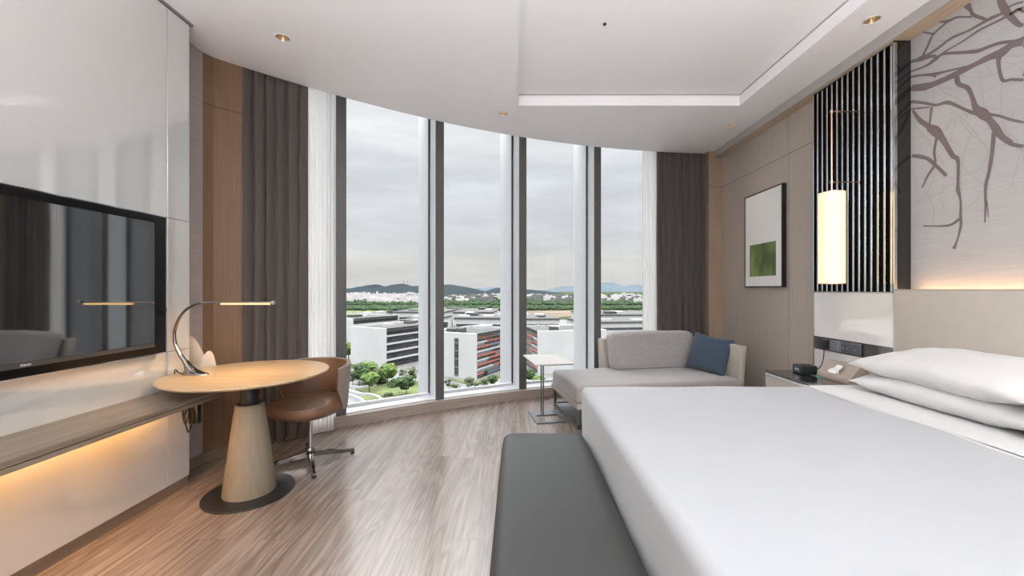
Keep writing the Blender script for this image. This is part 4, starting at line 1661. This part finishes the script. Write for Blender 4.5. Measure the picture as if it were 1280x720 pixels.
def build_art():
    # hangs on the oak cladding; faces -x
    t = thing('wall_art', 'black framed picture with a green landscape on the oak wall', 'picture', (2.545, 4.085, 1.765))
    W, H, T = .625, .985, .042
    bm = B()
    b = .012
    for y0, y1, z0, z1 in ((-W / 2, W / 2, -H / 2, -H / 2 + b), (-W / 2, W / 2, H / 2 - b, H / 2), (-W / 2, -W / 2 + b, -H / 2 + b, H / 2 - b), (W / 2 - b, W / 2, -H / 2 + b, H / 2 - b)):
        box(bm, -T, -.001, y0, y1, z0, z1)
    link_mesh('frame', bm, M['black_plastic'], t)
    bm = B()
    box(bm, -T + .004, -.002, -W / 2 + .011, W / 2 - .011, -H / 2 + .011, H / 2 - .011)
    link_mesh('mat_board', bm, pmat('ivory_mat_board', (.82, .80, .775, 1), .6), t)
    m, nt, bs = new_mat('soft_green_landscape_print')
    N, L = nt.nodes.new, nt.links.new
    tc = N('ShaderNodeTexCoord')
    mp = N('ShaderNodeMapping')
    mp.inputs['Scale'].default_value = (1, 5.5, 3.2)
    mp.inputs['Location'].default_value = (0, .7, 2.1)
    L(tc.outputs['Object'], mp.inputs[0])
    nz = N('ShaderNodeTexNoise')
    nz.inputs['Scale'].default_value = 1
    nz.inputs['Detail'].default_value = 3
    L(mp.outputs[0], nz.inputs[0])
    r = N('ShaderNodeValToRGB')
    r.color_ramp.elements[0].position = .36
    r.color_ramp.elements[0].color = (.07, .12, .035, 1)
    r.color_ramp.elements[1].position = .66
    r.color_ramp.elements[1].color = (.27, .34, .12, 1)
    L(nz.outputs[0], r.inputs[0])
    L(r.outputs[0], bs.inputs['Base Color'])
    bs.inputs['Roughness'].default_value = .5
    bm = B()
    box(bm, -T + .002, -T + .0045, -.215, .215, -H / 2 + .115, -H / 2 + .45)
    link_mesh('print', bm, m, t)
build_art()
# ------------------------------------------------------------------ the view: campus, trees, town, hills
GZ = -38.0
def ground(px, py, z=GZ):
    """point on a level plane at height z seen in that direction"""
    y = 500 * (1.25 - z) / (py - 362)
    return ((px - 646) * y / 500, y)

M['concrete'] = pmat('white_concrete', (0.268, 0.268, 0.263, 1), .8, var=((.12, .12, .05), .06))
M['roof'] = pmat('pale_grey_roof', (0.05, 0.0492, 0.0476, 1), .8, var=((.05, .05, .05), .12))
M['dark_facade'] = pmat('dark_facade_glass', (0.03, 0.031, 0.034, 1), .25, var=((.35, .35, .8), .5))
M['white_band'] = pmat('white_facade_band', (0.248, 0.248, 0.248, 1), .7)
M['red_band'] = pmat('red_facade_panel', (0.23, 0.074, 0.048, 1), .6)
M['blue_band'] = pmat('blue_grey_facade_panel', (0.086, 0.096, 0.106, 1), .5)
M['pave'] = pmat('pale_plaza_paving', (0.085, 0.0842, 0.0799, 1), .85, var=((.06, .06, .06), .12))
M['lawn'] = pmat('green_lawn', (0.057, 0.068, 0.03, 1), .95, var=((.11, .11, .11), .35))
M['leaf_a'] = pmat('bright_green_leaves', (0.056, 0.083, 0.025, 1), .8, var=((.7, .7, .7), .3))
M['leaf_b'] = pmat('dark_green_leaves', (0.028, 0.044, 0.02, 1), .8, var=((.7, .7, .7), .3))
M['leaf_c'] = pmat('olive_green_leaves', (0.05, 0.06, 0.031, 1), .8, var=((.7, .7, .7), .3))
M['bark'] = pmat('grey_bark', (0.035, 0.03, 0.024, 1), .9)
M['forest'] = pmat('tree_belt_green', (0.0184, 0.0299, 0.0149, 1), .95, var=((.03, .03, .03), .4))
M['field'] = pmat('open_field', (0.019, 0.025, 0.01, 1), .95, var=((.006, .015, .01), .35))
M['earth'] = pmat('bare_earth', (0.076, 0.059, 0.044, 1), .95, var=((.02, .04, .01), .25))
M['hill'] = pmat('hazed_wooded_hill', (0.0067, 0.0112, 0.0142, 1), .95, var=((.0022, .0022, .004), .22))  # blue of the distance haze is mixed into the woodland colour
M['hill_far'] = pmat('hazed_far_hill', (0.0388, 0.0496, 0.0586, 1), .95, var=((.0012, .0012, .003), .10))  # distance haze painted in as a pale blue base
M['town_white'] = pmat('white_town_block', (0.2937, 0.2783, 0.2761, 1), .8)
M['town_grey'] = pmat('grey_town_block', (0.088, 0.088, 0.091, 1), .8)

for k_ in ('concrete', 'roof', 'white_band', 'pave', 'lawn', 'leaf_a', 'leaf_b', 'leaf_c', 'bark', 'forest', 'field', 'earth', 'hill', 'hill_far', 'town_white', 'town_grey'):
    M[k_].node_tree.nodes['Principled BSDF'].inputs['Specular IOR Level'].default_value = .04

def build_ground():
    bm = B()
    prism(bm, [(-900, 60), (900, 60), (900, 520), (-900, 520)], GZ - 1, GZ)
    struct(link_mesh('ground', bm, M['pave']), 'pale paving of the campus below')
    bm = B()
    prism(bm, [(-9000, 520), (9000, 520), (9000, 9500), (-9000, 9500)], GZ - 1, GZ - .2)
    struct(link_mesh('ground_plain', bm, M['field']), 'open plain beyond the campus')
    def patch(name, pts, mat, h=.35, lift=0):
        sp = smooth_path([ground(*p) for p in pts + pts[:1]], 6)[:-1]
        bm = B()
        prism(bm, sp, GZ - .2, GZ + h + lift)
        return struct(link_mesh(name, bm, mat))
    patch('ground_lawn', [(444, 487), (462, 480), (486, 477), (522, 478), (540, 486), (530, 500), (500, 503), (480, 497), (462, 493)], M['lawn'])
    patch('ground_lawn', [(565, 473.5), (594, 477.5), (628, 467), (630, 470), (596, 481), (566, 476)], M['lawn'], .3)
    patch('ground_lawn', [(655, 492), (672, 488), (700, 490), (704, 512), (676, 522), (650, 516)], M['lawn'])
    patch('ground_lawn', [(425, 452), (442, 456), (443, 459), (424, 459)], M['lawn'])
    patch('ground_lawn', [(448, 496), (468, 496), (474, 503), (460, 508), (452, 503)], M['lawn'], .3)
    # curved white terrace walls on the plaza
    def wall(pts, label):
        c = [ground(*p) for p in pts]
        sp = smooth_path(c, 6)
        bm = B()
        pv = None
        for i, p in enumerate(sp):
            a, b_ = sp[max(i - 1, 0)], sp[min(i + 1, len(sp) - 1)]
            d = Vector((b_[0] - a[0], b_[1] - a[1])).normalized()
            nx, ny = -d.y * .35, d.x * .35
            q = [bm.verts.new((p[0] + s * nx, p[1] + s * ny, z)) for s, z in ((-1, GZ), (-1, GZ + 1.0), (1, GZ + 1.0), (1, GZ))]
            if pv:
                for k in range(4):
                    bm.faces.new((pv[k], pv[(k + 1) % 4], q[(k + 1) % 4], q[k]))
            else:
                bm.faces.new(q[::-1])
            pv = q
        bm.faces.new(pv)
        o = link_mesh('terrace_wall', bm, M['white_band'])
        tag(o, label, 'wall', 'curved white terrace walls')
    wall([(432, 489), (448, 494), (462, 495), (474, 499), (478, 505)], 'curved white terrace wall along the lawn edge')
    wall([(432, 495), (446, 499), (455, 505), (458, 512)], 'curved white terrace wall nearest the window, lower left')
    wall([(436, 484), (450, 486), (470, 483)], 'low white wall on the far side of the lawn')
build_ground()

def campus(name, label, px, py, rz, w, L, h, side, facade, roofbits=3, seed=1, levels=5, group=None):
    """block whose near corner stands at ground(px, py); white end wall along local x, banded facade along local y on one side"""
    g = ground(px, py)
    t = thing(name, label, 'building', (g[0], g[1], GZ), math.radians(rz), group)
    s = -1 if side == 'right' else 1            # body lies at s*x; facade on the other side
    X = lambda a, b: (min(s * a, s * b), max(s * a, s * b))
    bm = B()
    x0, x1 = X(1.6, w)
    box(bm, x0, x1, 1.2, L, 0, h - .8)
    link_mesh('body', bm, M['dark_facade'], t)
    bm = B()
    x0, x1 = X(0, w)
    box(bm, x0, x1, 0, 1.2, 0, h)
    link_mesh('end_wall', bm, M['concrete'], t)
    bm = B()
    x0, x1 = X(w - 1, w)
    box(bm, x0, x1, 1.2, L, 0, h)
    x0, x1 = X(0, w)
    box(bm, x0, x1, L - 1, L, 0, h)
    link_mesh('rear_wall', bm, M['concrete'], t)
    bm = B()
    box(bm, x0, x1, 1.2, L - 1, h - 1.0, h - .4)
    for a, b, c, d in ((0, .8, 1.2, L - 1), ):
        q0, q1 = X(a, b)
        box(bm, q0, q1, c, d, h - 1.6, h)
    rf = link_mesh('roof', bm, M['roof'], t)
    rnd = random.Random(seed)
    for k in range(roofbits):
        bm = B()
        bx, by = rnd.uniform(.15, .7) * w * s, rnd.uniform(.1, .8) * L
        ww, ll, hh = rnd.uniform(2, 7), rnd.uniform(2, 10), rnd.uniform(.8, 2.0)
        box(bm, bx - ww / 2, bx + ww / 2, by, by + ll, h - .4, h - .4 + hh)
        link_mesh('roof_box', bm, M['roof'] if k % 2 else M['white_band'], rf)
    if facade == 'white':
        for k in range(1, levels):
            z = h * k / levels
            q0, q1 = X(0, 1.8)
            bm = B()
            box(bm, q0, q1, 1.2, L - 1, z - .36, z + .36)
            link_mesh('floor_band', bm, M['white_band'], t)
    elif facade == 'red':
        n = levels * 3 + 3
        for k in range(n):
            z0 = .6 + (h - 2.2) * k / n
            z1 = z0 + (h - 2.2) / n * .78
            q0, q1 = X(.25, 1.7)
            cut = 1.2 + rnd.uniform(.2, .7) * (L - 3)
            a, b = ((M['red_band'], M['blue_band']) if k % 4 == 1 else (M['blue_band'], M['dark_facade']) if k % 4 == 2 else (M['white_band'], M['red_band']) if k % 4 == 3 else (M['dark_facade'], M['blue_band']))
            for m, y0, y1 in ((a, 1.4, cut), (b, cut, L - 1)):
                if y1 > y0:
                    bm = B()
                    q0, q1 = X(.25 + rnd.uniform(0, .3), 1.7)
                    box(bm, q0, q1, y0, y1, z0, z1)
                    link_mesh('facade_panel', bm, m, t)
    return t
HB = 20.0
campus('campus_building', 'white five-storey building with banded glass side, behind the lawn trees', 481, 461.5, -29, 25, 50, HB, 'right', 'white', 4, 2, 5)
b2 = campus('campus_building', 'white building with red striped side seen through the second window', 594.5, 475, -27, 25, 34, HB, 'right', 'red', 5, 5, 5)
# the slot window in its end wall
bm = B()
box(bm, -11.2, -9.0, -.12, .3, .8, 17.6)
sl = link_mesh('slot_window', bm, M['dark_facade'], b2)
for k in range(5):
    bm = B()
    box(bm, -11.2, -9.0, -.2, .0, 1 + k * 3.6, 1.5 + k * 3.6)
    link_mesh('spandrel', bm, M['blue_band'], sl)
campus('campus_building', 'white building with red striped side seen over the sofa side table', 672.5, 468, 12, 34, 30, HB, 'left', 'red', 4, 8, 5)
campus('campus_building', 'banded white building behind the left end of the first window', 440, 440, -29, 46, 40, 21, 'right', 'white', 2, 12, 5)

def flat_block(px0, px1, py, ztop, depth, rz, label, seed, k=3):
    """large low block with a pale flat roof, rooftop boxes and strip windows; its top front edge is seen at height py"""
    zz = GZ + ztop
    y = 500 * (1.25 - zz) / (py - 362)
    x0, x1 = (px0 - 646) * y / 500, (px1 - 646) * y / 500
    W = x1 - x0
    t = thing('campus_hall', label, 'building', ((x0 + x1) / 2, y, GZ), math.radians(rz))
    bm = B()
    box(bm, -W / 2, W / 2, 0, depth, 0, ztop - .6)
    link_mesh('hall_wall', bm, M['concrete'], t)
    bm = B()
    box(bm, -W / 2 - .8, W / 2 + .8, -.8, depth + .8, ztop - .6, ztop)
    rf = link_mesh('roof', bm, M['roof'], t)
    rnd = random.Random(seed)
    for i in range(k):
        bm = B()
        x = rnd.uniform(-.42, .42) * W
        yy = rnd.uniform(.1, .75) * depth
        ww, dd, hh = rnd.uniform(.08, .25) * W, rnd.uniform(4, 12), rnd.uniform(.8, 2.2)
        box(bm, x - ww / 2, x + ww / 2, yy, yy + dd, ztop, ztop + hh)
        link_mesh('roof_box', bm, M['white_band'] if i % 3 else M['dark_facade'], rf)
    for i in range(3):
        bm = B()
        z = (i + .35) * ztop / 3.4
        box(bm, -W / 2 + 1, W / 2 - 1, -.15, .3, z, z + 1.6)
        link_mesh('strip_window', bm, M['dark_facade'], t)
flat_block(500, 538, 400, 19.5, 52, -6, 'long flat-roofed hall behind the building with banded glass side', 1, 5)
flat_block(420, 472, 394, 18.0, 45, -6, 'low pale hall at the left end of the first window', 2, 4)
flat_block(568, 630, 397, 20.0, 38, -6, 'wide flat-roofed hall behind the red striped building', 3, 6)
flat_block(490, 556, 389.5, 20.5, 80, -4, 'far pale hall on the edge of the campus, left of centre', 4, 4)
flat_block(566, 616, 389.8, 21.0, 60, -2, 'far pale hall on the edge of the campus, second window', 5, 3)
flat_block(644, 700, 398, 18.5, 50, 5, 'flat-roofed hall seen above the sofa side table', 6, 4)
flat_block(728, 815, 402, 18.0, 42, 8, 'flat-roofed hall seen above the daybed back', 7, 6)
flat_block(735, 850, 393, 19.0, 60, 6, 'far pale hall seen above the daybed back', 8, 4)

# ---- trees
def tree_mesh(seed, style):
    rnd = random.Random(seed)
    crown, trunk = B(), B()
    n = {'round': 9, 'thin': 6, 'bush': 7}[style]
    for k in range(n):
        a = rnd.uniform(0, 6.28)
        if style == 'bush':
            r, z, s = rnd.uniform(0, .30), rnd.uniform(.18, .62), rnd.uniform(.22, .34)
        elif style == 'thin':
            r, z, s = rnd.uniform(.05, .26), rnd.uniform(.42, .90), rnd.uniform(.10, .17)
        else:
            r, z, s = rnd.uniform(.06, .28), rnd.uniform(.48, .86), rnd.uniform(.15, .24)
        q = bmesh.ops.create_icosphere(crown, subdivisions=3, radius=s)
        c = Vector((r * math.cos(a), r * math.sin(a), z))
        for v in q['verts']:
            nn = noise.noise(v.co * (3.2 / s) * .5 + Vector((k * 3.1, seed, 0))) + .6 * noise.noise(v.co * (8 / s) * .5 + Vector((seed, k, 0)))
            v.co = v.co * (1 + .42 * nn)
            v.co.z *= .85
            v.co += c
    # loose leaf tufts round the crown
    for k in range(260):
        a, e = rnd.uniform(0, 6.28), rnd.uniform(-1, 1)
        if style == 'bush':
            p = Vector((.5 * math.cos(a) * math.sqrt(1 - e * e), .5 * math.sin(a) * math.sqrt(1 - e * e), .42 + .42 * e))
        else:
            p = Vector((.42 * math.cos(a) * math.sqrt(1 - e * e), .42 * math.sin(a) * math.sqrt(1 - e * e), .70 + .30 * e))
        p *= rnd.uniform(.9, 1.06)
        s = rnd.uniform(.02, .04)
        d1, d2 = Vector([rnd.uniform(-1, 1) for _ in range(3)]).normalized() * s, Vector([rnd.uniform(-1, 1) for _ in range(3)]).normalized() * s
        vv = [crown.verts.new(p + d1), crown.verts.new(p + d2), crown.verts.new(p - d1), crown.verts.new(p - d2)]
        crown.faces.new(vv)
    tube(trunk, [(0, 0, 0), (.01, 0, .25), (-.005, .01, .55), (0, 0, .75)], [.022, .017, .013, .006], 8)
    for k in range(4):
        a = rnd.uniform(0, 6.28)
        tube(trunk, [(0, 0, .30 + .08 * k), (.11 * math.cos(a), .11 * math.sin(a), .48 + .08 * k), (.2 * math.cos(a), .2 * math.sin(a), .66 + .06 * k)], [.010, .007, .004], 6)
    return crown, trunk
PROTO = {}
def tree(px, py, hpx, style, leaf, label, group, widen=1.0):
    key = (style, leaf)
    g = ground(px, py)
    hh = hpx * g[1] / 500
    if key not in PROTO:
        t = thing('tree' if style != 'bush' else 'bush', label, 'tree' if style != 'bush' else 'bush', group=group)
        c, tr = tree_mesh(len(PROTO) + 3, style)
        link_mesh('trunk', tr, M['bark'], t, True)
        link_mesh('crown', c, M[leaf], t)
        PROTO[key] = t
    else:
        t = dup(PROTO[key], label, group)
    t.location = (g[0], g[1], GZ)
    t.scale = (hh * widen, hh * widen, hh)
    t.rotation_euler = (0, 0, (px * 7.7) % 6.28)
T1, T2, T3 = 'trees on the lawn outside the first window', 'young trees before the red striped building', 'trees below the sofa side table'
for a in [(449, 483, 28, 'round', 'leaf_b', 'dark green tree at the left of the lawn outside the first window', T1, 1.0),
          (460.5, 474, 22, 'round', 'leaf_a', 'bright green tree close under the white end wall', T1, 1.25),
          (461.5, 491, 26, 'round', 'leaf_a', 'bright green tree standing on the near left of the lawn', T1, 1.1),
          (441, 483, 18, 'thin', 'leaf_c', 'thin olive tree at the left edge of the first window', T1, 1.1),
          (473, 479, 20, 'round', 'leaf_c', 'olive tree in the middle of the lawn row', T1, 1.2),
          (484.5, 483, 28, 'round', 'leaf_a', 'bright green tree with a flat broad crown below the banded facade', T1, 1.0),
          (508, 494, 24, 'round', 'leaf_b', 'dark tree at the right side of the lawn', T1, 1.15),
          (514, 480, 22, 'thin', 'leaf_c', 'thin sparse tree at the right end of the first window', T1, .9),
          (503, 474, 13, 'thin', 'leaf_c', 'small sparse tree before the banded facade', T1, .9),
          (453, 479, 15, 'round', 'leaf_b', 'small dark tree behind the left lawn trees', T1, 1.2),
          (467, 482, 17, 'round', 'leaf_c', 'small olive tree between the two bright trees', T1, 1.2),
          (570, 493, 14, 'thin', 'leaf_c', 'thin young tree at the left of the second window', T2, 1.2),
          (561, 488, 15, 'thin', 'leaf_b', 'thin dark young tree beside the second mullion', T2, 1.0),
          (588, 489, 18, 'thin', 'leaf_c', 'thin young tree below the white corner of the red building', T2, 1.1),
          (597, 489, 11, 'thin', 'leaf_b', 'short young tree right of the white corner', T2, 1.1),
          (606, 488, 16, 'thin', 'leaf_c', 'thin young tree below the red stripes', T2, 1.0),
          (616.5, 484, 15, 'round', 'leaf_b', 'dark round tree below the red stripes', T2, 1.1),
          (607.5, 470, 8, 'round', 'leaf_b', 'tiny dark tree on the strip of lawn by the red facade', T2, 1.0),
          (661, 480, 19, 'round', 'leaf_b', 'dark tree at the left of the third window', T3, 1.0),
          (672, 494, 24, 'round', 'leaf_a', 'bright green tree behind the side table posts', T3, 1.0),
          (666, 506, 22, 'thin', 'leaf_c', 'thin olive tree low in the third window', T3, 1.0),
          (690, 500, 22, 'round', 'leaf_b', 'dark tree behind the daybed corner', T3, 1.1),
          (436, 452, 24, 'round', 'leaf_a', 'green tree beside the far left facade', 'trees along the far left building', 1.2),
          (424, 449, 18, 'round', 'leaf_b', 'darker tree beside the far left facade', 'trees along the far left building', 1.0)]:
    tree(*a)
for a in [(493, 484, 13, 'bush', 'leaf_b', 'dark clipped bush on the lawn under the banded facade', 'bushes on the lawn', 1.1),
          (478, 480, 10, 'bush', 'leaf_b', 'dark bush beside the broad bright tree', 'bushes on the lawn', 1.3),
          (500, 499, 11, 'bush', 'leaf_c', 'olive bush at the bottom of the first window', 'bushes on the lawn', 1.4),
          (486, 496, 8, 'bush', 'leaf_c', 'small olive bush in the middle of the lawn', 'bushes on the lawn', 1.4),
          (579, 491, 7, 'bush', 'leaf_b', 'low dark bush in the second window', 'bushes in the second window', 1.5),
          (592, 489, 6, 'bush', 'leaf_a', 'low bright bush in the second window', 'bushes in the second window', 1.5),
          (671, 516, 14, 'bush', 'leaf_a', 'bright bush low behind the side table posts', 'bushes on the lawn', 1.4)]:
    tree(*a)

# ---- tree belts, fields and the far town
def belt(name, x0, x1, y0, y1, h, seed, n, label):
    rnd = random.Random(seed)
    bm = B()
    for k in range(n):
        x, y = rnd.uniform(x0, x1), rnd.uniform(y0, y1)
        r = rnd.uniform(.5, 1.0) * h
        q = bmesh.ops.create_icosphere(bm, subdivisions=1, radius=r)
        for v in q['verts']:
            v.co = v.co * (1 + .25 * noise.noise(v.co + Vector((k, 0, 0))))
            v.co.x *= 1.5
            v.co += Vector((x, y, GZ + r * .45))
    o = link_mesh(name, bm, M['forest'], None, True, 180)
    tag(o, label, 'trees', None, 'stuff')
belt('tree_belt', -560, -60, 740, 900, 4.6, 1, 900, 'long belt of dark trees beyond the campus, left half')
belt('tree_belt', -50, 620, 770, 900, 4.4, 2, 900, 'long belt of dark trees beyond the campus, right half')
belt('tree_belt', 90, 700, 640, 665, 3.0, 4, 160, 'low hedge line beyond the halls on the right')
def field(pts, mat, nm, label):
    bm = B()
    prism(bm, [ground(*p) for p in pts], GZ - .3, GZ + .1)
    struct(link_mesh(nm, bm, mat), label)
field([(420, 388.5), (490, 387.5), (492, 391), (418, 393)], M['lawn'], 'ground_field', 'green field beyond the campus')
field([(656, 389), (716, 388), (716, 395), (654, 400)], M['earth'], 'ground_earth', 'bare brown earth beyond the third window')
field([(610, 389.5), (640, 389), (640, 393), (612, 394)], M['earth'], 'ground_earth', 'bare brown strip beyond the second window')
field([(718, 388.5), (820, 388), (820, 390), (716, 391)], M['pave'], 'ground_road', 'pale road beyond the campus')
field([(410, 386.3), (520, 385.6), (520, 386.4), (410, 387.4)], M['pave'], 'ground_road', 'pale road at the edge of the green field')

VAR = []
for k, (w, d, h, mt) in enumerate(((34, 12, 13, 'town_white'), (20, 12, 20, 'town_white'), (44, 12, 9, 'town_white'), (24, 12, 14, 'town_grey'), (15, 11, 26, 'town_white'), (36, 16, 7, 'town_grey'))):
    bm = B()
    box(bm, -w / 2, w / 2, 0, d, 0, h)
    box(bm, -w * .12, w * .12, d * .3, d * .7, h, h + 4)
    for i in range(int(w / 9)):
        box(bm, -w / 2 + 3 + i * 9, -w / 2 + 6.5 + i * 9, -.4, .2, 3, h - 3)
    me = bpy.data.meshes.new('town_block')
    bm.to_mesh(me)
    bm.free()
    me.materials.append(M[mt])
    VAR.append(me)
rnd = random.Random(21)
TAKEN = []
def town(n, px0, px1, d0, d1, weights, label, group):
    for i in range(n):
        me = rnd.choices(VAR, weights)[0]
        rad = .5 * max(abs(v.co.x) for v in me.vertices) * 2 + 3
        for tries in range(300):
            y = d0 + (d1 - d0) * rnd.random() ** 1.3
            px = rnd.uniform(px0, px1)
            x = (px - 646) * y / 500
            if all((x - q[0]) ** 2 + (y - q[1]) ** 2 > (rad + q[2]) ** 2 for q in TAKEN):
                break
        else:
            continue
        TAKEN.append((x, y, rad))
        o = bpy.data.objects.new('town_block', me)
        COL.objects.link(o)
        o.location = ((px - 646) * y / 500, y, GZ - .3)
        o.rotation_euler = (0, 0, rnd.uniform(-.5, .5))
        tag(o, label, 'building', group)
town(130, 428, 522, 1200, 2900, (5, 4, 4, 1, .5, .5), 'small white block of the dense far town below the left hills', 'white blocks of the town below the left hills')
town(40, 550, 628, 1200, 2800, (1, .4, 2, 2, 0, 4), 'small pale block of the sparse town seen through the second window', 'blocks of the town in the second window')
town(36, 655, 716, 1150, 2800, (2, .6, 2, 2, 0, 3), 'small pale block of the sparse town seen through the third window', 'blocks of the town in the third window')
town(50, 740, 812, 1150, 2800, (3, .6, 2, 2, 0, 2), 'small pale block of the sparse town seen through the fourth window', 'blocks of the town in the fourth window')

def scattered_trees(name, px0, px1, d0, d1, h, seed, n, label):
    rnd = random.Random(seed)
    bm = B()
    for k in range(n):
        for tries in range(40):
            y = d0 + (d1 - d0) * rnd.random() ** 1.4
            x = (rnd.uniform(px0, px1) - 646) * y / 500
            if all((x - q[0]) ** 2 + (y - q[1]) ** 2 > (h * 1.6 + q[2]) ** 2 for q in TAKEN):
                break
        else:
            continue
        r = rnd.uniform(.6, 1.1) * h
        q = bmesh.ops.create_icosphere(bm, subdivisions=1, radius=r)
        for v in q['verts']:
            v.co = v.co * (1 + .25 * noise.noise(v.co + Vector((k, 0, 0))))
            v.co.x *= 1.5
            v.co += Vector((x, y, GZ + r * .4))
    tag(link_mesh(name, bm, M['forest'], None, True, 180), label, 'trees', None, 'stuff')
scattered_trees('town_trees', 425, 520, 1000, 2700, 4.5, 31, 260, 'dark trees scattered among the white blocks of the left town')
scattered_trees('town_trees', 545, 630, 1000, 2700, 5.5, 32, 420, 'dark trees scattered among the blocks in the second window')
scattered_trees('town_trees', 652, 720, 1000, 2700, 5.5, 33, 420, 'dark trees scattered among the blocks in the third window')
scattered_trees('town_trees', 738, 815, 1000, 2700, 5.5, 34, 420, 'dark trees scattered among the blocks in the fourth window')

def hill_range(name, label, y, prof, mat, depth, seed):
    """ridge profile (px, py) seen at distance y; the slope runs down towards us over depth"""
    rnd = random.Random(seed)
    pts = smooth_path([((px - 646) * y / 500, 1.25 + (362 - py) * y / 500) for px, py in prof], 10)
    bm = B()
    rows = []
    nr = 14
    for x, z in pts:
        r = []
        for j in range(nr + 3):
            v = j / nr
            zz = GZ + (z - GZ) * (max(0, 1 - abs(1 - v) ** 1.4) if v <= 1 else max(0, 1 - ((v - 1) * 4) ** 2))
            k = noise.noise(Vector((x * .004 + seed, v * 3.0, 0))) + .5 * noise.noise(Vector((x * .011, v * 7, seed)))
            zz += k * (z - GZ) * .16 * math.sin(math.pi * min(v, 1))
            r.append(bm.verts.new((x * (1 - .25 * (1 - v) * depth / y), y - depth * (1 - v), zz - .5)))
        rows.append(r)
    for a, b in zip(rows, rows[1:]):
        for j in range(nr + 2):
            bm.faces.new((a[j], b[j], b[j + 1], a[j + 1]))
    o = link_mesh(name, bm, mat, None, True, 180)
    struct(o, label)
hill_range('hills', 'wooded haze-tinted hills beyond the town, left', 4600, [(250, 362), (330, 359), (400, 362), (440, 361.5), (455, 359), (471, 355.5), (482, 358.5), (492, 357.5), (503, 354.5), (516, 357.5), (527, 357), (541, 358.5), (560, 355.5), (575, 357.5), (592, 360.5), (606, 364), (616, 366.5), (630, 369)], M['hill'], 1500, 1)
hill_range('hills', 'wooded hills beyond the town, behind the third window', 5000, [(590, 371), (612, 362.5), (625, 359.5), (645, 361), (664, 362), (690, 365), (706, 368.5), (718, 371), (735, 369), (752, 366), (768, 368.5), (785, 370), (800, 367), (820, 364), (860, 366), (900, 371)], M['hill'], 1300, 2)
hill_range('hills', 'haze-tinted pale blue far hills on the horizon', 8200, [(380, 363), (430, 361), (446, 359.5), (470, 362), (560, 362), (596, 360.5), (615, 358.5), (632, 360), (660, 363), (684, 362), (706, 357.5), (725, 359), (744, 355), (762, 353), (776, 357.5), (792, 355.8), (806, 357), (830, 352), (880, 355), (960, 362)], M['hill_far'], 1800, 3)
# transmission masts on the left ridge
for px, h in ((505.5, 60), (510, 45)):
    y = 4600
    t = thing('radio_mast', 'thin radio mast on the left hill ridge, %s' % ('taller one' if h > 50 else 'shorter one'), 'mast', ((px - 646) * y / 500, y - 20, 1.25 + (362 - 356.5) * y / 500), 0, 'radio masts')
    bm = B()
    for sx, sy in ((-1, -1), (1, -1), (1, 1), (-1, 1)):
        tube(bm, [(sx * 3, sy * 3, -12), (sx * .6, sy * .6, h)], .55, 5)
    link_mesh('lattice', bm, M['town_grey'], t)
    bm = B()
    tube(bm, [(0, 0, h - 1), (0, 0, h + 10)], .4, 5)
    link_mesh('aerial', bm, M['town_grey'], t)
